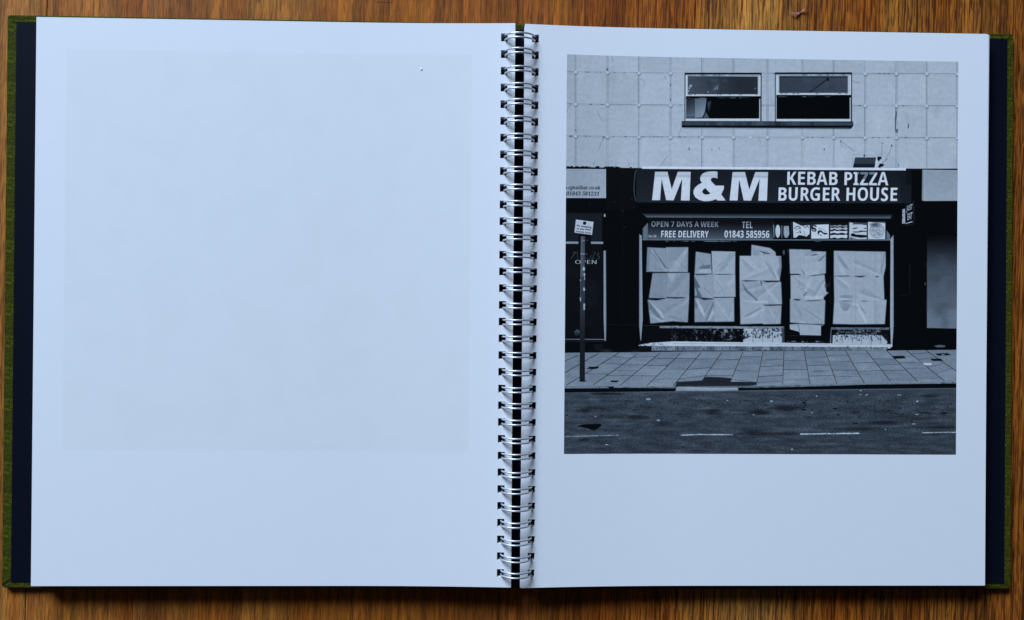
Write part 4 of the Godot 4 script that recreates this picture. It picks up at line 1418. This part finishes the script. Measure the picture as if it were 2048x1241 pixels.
	for i in seams.size() - 1:                   # flags between two seams
		var a0: Vector2 = seams[i][0]
		var a1: Vector2 = seams[i][1]
		var b0: Vector2 = seams[i + 1][0]
		var b1: Vector2 = seams[i + 1][1]
		var cuts := [0.0]
		var t := rng.randf_range(0.1, 0.3)
		while t < 0.92 and i > 1:
			cuts.append(t)
			t += rng.randf_range(0.16, 0.34)
		cuts.append(1.0)
		for k in cuts.size() - 1:
			var p: float = cuts[k]
			var q: float = cuts[k + 1]
			fill(PackedVector2Array([a0.lerp(a1, p), b0.lerp(b1, p), b0.lerp(b1, q), a0.lerp(a1, q)]), rng.randf_range(104, 148), 0.3)
			if k > 0:
				var l := a0.lerp(a1, p)
				var r := b0.lerp(b1, p)
				line(l.x, l.y, r.x, r.y, 0.9, 44, rng.randf_range(0.3, 0.9))
	for s in seams:
		line(s[0].x, s[0].y, s[1].x, s[1].y, 1.1, 22, 0.9)
	for k in 260:
		disc(rng.randf_range(1130, 1914), rng.randf_range(704, 770), rng.randf_range(0.4, 1.6), rng.randf_range(0.3, 0.8), rng.randf_range(60, 190), 0.45, 0.3, 7)
	for k in 30:
		soft(rng.randf_range(1130, 1914), rng.randf_range(704, 770), rng.randf_range(8, 26), rng.randf_range(3, 8), rng.randf_range(92, 150), 0.25)
	for m in [Z(o7, 4.963, [265, 340, 290, 320, 385, 318, 370, 338, 330, 343]), Z(o7, 4.963, [495, 472, 505, 455, 580, 457, 560, 474]), Z(o8, 4.963, [1300, 210, 1425, 208, 1442, 233, 1330, 238]), Z(o8, 4.963, [1690, 235, 1795, 235, 1815, 258, 1710, 258]), Z(o8, 4.963, [1735, 185, 1860, 180, 1900, 200, 1770, 206])]:
		fill(m, 16)
	fill(Z(o8, 4.963, [1615, 278, 1700, 280, 1700, 298, 1625, 300]), 190)
	disc(1886, 709.5, 4, 1.0, 130)
	soft(1636, 743, 22, 2.4, 84, 0.6)
	fill(Z(o7, 4.963, [1135, 518, 1152, 470, 1290, 462, 1395, 456, 1440, 420, 1560, 422, 1690, 432, 1682, 468, 1938, 470, 1935, 500, 1770, 520]), 34)
	for k in 120: disc(rng.randf_range(1352, 1508), rng.randf_range(758, 773), rng.randf_range(0.4, 1.4), rng.randf_range(0.4, 0.9), rng.randf_range(18, 84), 0.35, 0.3, 6)
	# kerb
	fill(PackedVector2Array([Vector2(1120, 772), Vector2(1345, 773.4), Vector2(1520, 772.4), Vector2(1735, 766), Vector2(1925, 763), Vector2(1925, 768), Vector2(1735, 771), Vector2(1520, 777), Vector2(1345, 778), Vector2(1120, 777.6)]), 116, 0.8)
	for k in 90:
		var x := rng.randf_range(1128, 1912)
		var y := 775.0 - maxf(0, x - 1500) * 0.022
		disc(x, y + rng.randf_range(-1.5, 2.0), rng.randf_range(1, 6), rng.randf_range(0.5, 1.2), rng.randf_range(24, 165), 0.6, 0.4, 8)
	fill(PackedVector2Array([Vector2(1120, 777.4), Vector2(1218, 777.4), Vector2(1230, 776.4), Vector2(1345, 777.6), Vector2(1520, 776.2), Vector2(1640, 773.0), Vector2(1735, 769.4), Vector2(1925, 766.6), Vector2(1925, 776.4), Vector2(1735, 778.4), Vector2(1520, 781.6), Vector2(1345, 784.4), Vector2(1120, 786.4)]), 9)
	fill(PackedVector2Array([Vector2(1214, 774), Vector2(1228, 774), Vector2(1222, 780)]), 12)
	fill(Z(o7, 4.963, [1150, 524, 1755, 528, 1762, 558, 1140, 559]), 142)
	fill(Z(o7, 4.963, [1150, 524, 1755, 528, 1756, 534, 1148, 530]), 168)

	# ---- the road
	fill(PackedVector2Array([Vector2(1120, 786), Vector2(1345, 783.6), Vector2(1520, 781.0), Vector2(1735, 778), Vector2(1925, 776), Vector2(1925, 930), Vector2(1120, 930)]), 62, 1.0, 58, Vector2(1500, 780), Vector2(1500, 910))
	line(1125, 786.4, 1345, 784.4, 1.6, 96, 0.6)
	line(1345, 784.4, 1925, 776.6, 2.2, 92, 0.7)
	for k in 110:
		soft(rng.randf_range(1125, 1915), rng.randf_range(786, 908), rng.randf_range(14, 70), rng.randf_range(2, 7), rng.randf_range(24, 92), 0.3)
	for q in [[1275, 836, 26, 6, 24], [1325, 848, 24, 6, 30], [1425, 824, 20, 7, 20], [1518, 825, 26, 7, 18], [1570, 817, 34, 7, 24], [1500, 866, 24, 12, 30], [1760, 846, 42, 6, 22], [1720, 858, 60, 4, 26], [1880, 855, 60, 4, 24], [1170, 822, 14, 4, 28], [1168, 880, 12, 5, 28], [1190, 816, 30, 4, 32], [1862, 792, 22, 4, 32], [1710, 825, 12, 3, 28], [1540, 868, 70, 4, 32], [1850, 826, 16, 2.5, 26], [1215, 788, 40, 3, 14]]:
		soft(q[0], q[1], q[2], q[3], q[4], 0.85)
	for k in 120:
		disc(rng.randf_range(1125, 1915), rng.randf_range(800, 836), rng.randf_range(0.8, 5), rng.randf_range(0.5, 1.5), rng.randf_range(14, 36), 0.6, 0.4, 8)
	for q in [[1887, 826.5, 9, 1.8], [1668.6, 817.6, 4, 1.6], [1674, 829.6, 3, 1.4], [1800, 816, 4, 1.2], [1605, 819.5, 6, 1.8], [1606, 806, 4, 2.0], [1694, 804, 2, 1.6], [1790, 827, 5, 1.2], [1872, 836, 2, 1.0], [1822, 844, 4, 1.2], [1708, 847.5, 6, 1.4], [1134, 831, 3, 1], [1364, 895, 3, 1.4]]:
		disc(q[0], q[1], q[2], q[3], 14, 0.85, 0.35)
	fill(PackedVector2Array([Vector2(1153, 853), Vector2(1165, 849.6), Vector2(1200, 848.4), Vector2(1203, 851.5), Vector2(1196, 857), Vector2(1188, 861.6), Vector2(1180, 859), Vector2(1168, 856)]), 8)
	for k in 1500:
		var y := rng.randf_range(786, 908)
		disc(rng.randf_range(1125, 1915), y, rng.randf_range(0.3, 0.9), rng.randf_range(0.25, 0.6), rng.randf_range(80, 165), 0.6, 0.2, 6)
	for q in [[1295, 799, 4.5, 2.0], [1632, 792.8, 2.4, 1.4], [1541, 803, 3, 1.6], [1622, 825.6, 2, 1], [1453, 801.6, 2, 1], [1315, 842, 3.5, 1.6], [1190, 833.4, 2.4, 1.0], [1827, 848, 4, 1.0], [1833, 829, 3, 1.0], [1720, 789.6, 2, 1], [1770, 859, 2, 1], [1213, 890, 3, 1], [1720, 781.6, 2, 1], [1834, 802.6, 2, 1.4], [1732, 790, 3, 1], [1798, 790, 5, 0.8], [1582, 899, 2, 1.2], [1505, 830, 2, 1]]:
		disc(q[0], q[1], q[2], q[3], 168, 0.85, 0.35)
	for dash in [[1128, 873.4, 1236, 871.2, 1.6, 0.6], [1360, 871.4, 1400, 869.6, 1.8, 0.95], [1398, 869.8, 1464, 870.2, 2.2, 0.9], [1598, 868.6, 1717, 866.8, 2.4, 0.95], [1844, 865.4, 1925, 864, 2.0, 0.95]]:
		line(dash[0], dash[1], dash[2], dash[3], dash[4], 176, dash[5])
	for k in 60:
		var x := rng.randf_range(1128, 1912)
		disc(x, 872.4 - (x - 1128) * 0.0105 + rng.randf_range(-1.2, 1.2), rng.randf_range(0.6, 2.6), 0.6, 58, 0.7, 0.3, 7)

	# ---- the post and its tilted plate, in front of everything
	fill(PackedVector2Array([Vector2(1161, 474), Vector2(1169.4, 474), Vector2(1169.4, 560), Vector2(1160, 560)]), 84, 1.0, 54, Vector2(1163, 500), Vector2(1170, 500))
	fill(PackedVector2Array([Vector2(1160, 555), Vector2(1169.4, 555), Vector2(1169, 640), Vector2(1159.4, 640)]), 60, 1.0, 44, Vector2(1160, 555), Vector2(1160, 640))
	fill(PackedVector2Array([Vector2(1159.4, 638), Vector2(1169, 638), Vector2(1169.4, 762), Vector2(1158.8, 764)]), 40, 1.0, 26, Vector2(1160, 638), Vector2(1160, 690))
	line(1161.6, 476, 1160.6, 600, 1.0, 100, 0.5)
	box(1160, 508.4, 1169, 510.0, 150, 0.9)
	box(1163, 481.6, 1169, 483.6, 150, 0.6)
	disc(1172.6, 509.4, 1.6, 1.0, 120, 0.8, 0.3)
	disc(1174, 482, 2.0, 1.0, 80, 0.8, 0.3)
	for q in [[1166.8, 539, 2.4, 4.6], [1168, 550.5, 1.6, 3.6], [1167.4, 580, 2.2, 4.0], [1160.4, 599.6, 1.2, 4.4], [1167.6, 612, 2.0, 5.0], [1167.8, 618.6, 2.0, 2.6], [1160, 562, 0.9, 1.8], [1168.6, 558, 0.9, 3]]:
		disc(q[0], q[1], q[2], q[3], 172, 0.9, 0.25, 10)
	line(1159, 686.6, 1169, 688, 0.8, 12)
	disc(1165, 763, 7, 1.6, 16, 0.9, 0.2)
	var N := Vector2(1125, 425)
	fill(Z(N, 10.34, [270, 162, 632, 208, 600, 478, 238, 432]), 178)
	fill(Z(N, 10.34, [270, 162, 632, 208, 630, 222, 269, 176]), 196, 0.7)
	disc(N.x + 447 / 10.34, N.y + 235 / 10.34, 3.4, 3.4, 14)
	text("No stopping", sans, [N + Vector2(289, 264) / 10.34, N + Vector2(592, 304) / 10.34, N + Vector2(588, 350) / 10.34, N + Vector2(284, 312) / 10.34], 22)
	text("at any time", sans, [N + Vector2(289, 328) / 10.34, N + Vector2(572, 352) / 10.34, N + Vector2(568, 402) / 10.34, N + Vector2(284, 372) / 10.34], 22)
	text("except taxis", sans, [N + Vector2(272, 386) / 10.34, N + Vector2(576, 424) / 10.34, N + Vector2(572, 462) / 10.34, N + Vector2(268, 424) / 10.34], 22)

	# ---- grain, then from tone to the colour of the ink on this paper
	var g1 := noise_bytes(301, 0.45, 2, pw, ph)
	var g2 := noise_bytes(302, 0.05, 3, pw, ph, 1.0, 1.0)
	var g3 := noise_bytes(303, 0.22, 3, pw, ph, 1.0, 2.2)
	var g4 := noise_bytes(304, 0.05, 4, pw, ph, 1.0, 4.5)
	var ramp := [[0, 0, 0, 0], [8, 5, 8, 12], [30, 24, 30, 40], [62, 50, 62, 77], [110, 92, 110, 132], [168, 149, 168, 191], [205, 187, 205, 229], [255, 240, 248, 255]]
	var lut := PackedByteArray()
	for v in 256:
		for i in ramp.size() - 1:
			if v <= ramp[i + 1][0]:
				var t: float = float(v - ramp[i][0]) / (ramp[i + 1][0] - ramp[i][0])
				for c in 3:
					var shown: float = lerpf(ramp[i][c + 1], ramp[i + 1][c + 1], t) / 255.0
					lut.append(int(round(255 * srgb(lin(shown) / [0.58, 0.725, 0.97][c]))))
				break
	var out := PackedByteArray()
	out.resize(pw * ph * 3)
	for j in ph:
		var road := clampf((j / PS - 590.0) / 20.0, 0, 1) + 0.0
		var street := clampf((j / PS - 668.0) / 8.0, 0, 1)
		for i in pw:
			var o := j * pw + i
			var v := ink[o]
			var amt := 0.014 + 0.12 * road + 0.16 * street
			v *= 1.0 + (g1[o] - 128) / 128.0 * amt + (g2[o] - 128) / 128.0 * 0.035 + (g3[o] - 128) / 128.0 * (0.02 + 0.08 * road + 0.20 * street) + (g4[o] - 128) / 128.0 * (0.02 + 0.05 * road + 0.17 * street)
			var k := clampi(int(v + 0.5), 0, 255) * 3
			out[o * 3] = lut[k]
			out[o * 3 + 1] = lut[k + 1]
			out[o * 3 + 2] = lut[k + 2]
	var im := Image.create_from_data(pw, ph, false, Image.FORMAT_RGB8, out)
	im.generate_mipmaps()
	return ImageTexture.create_from_image(im)
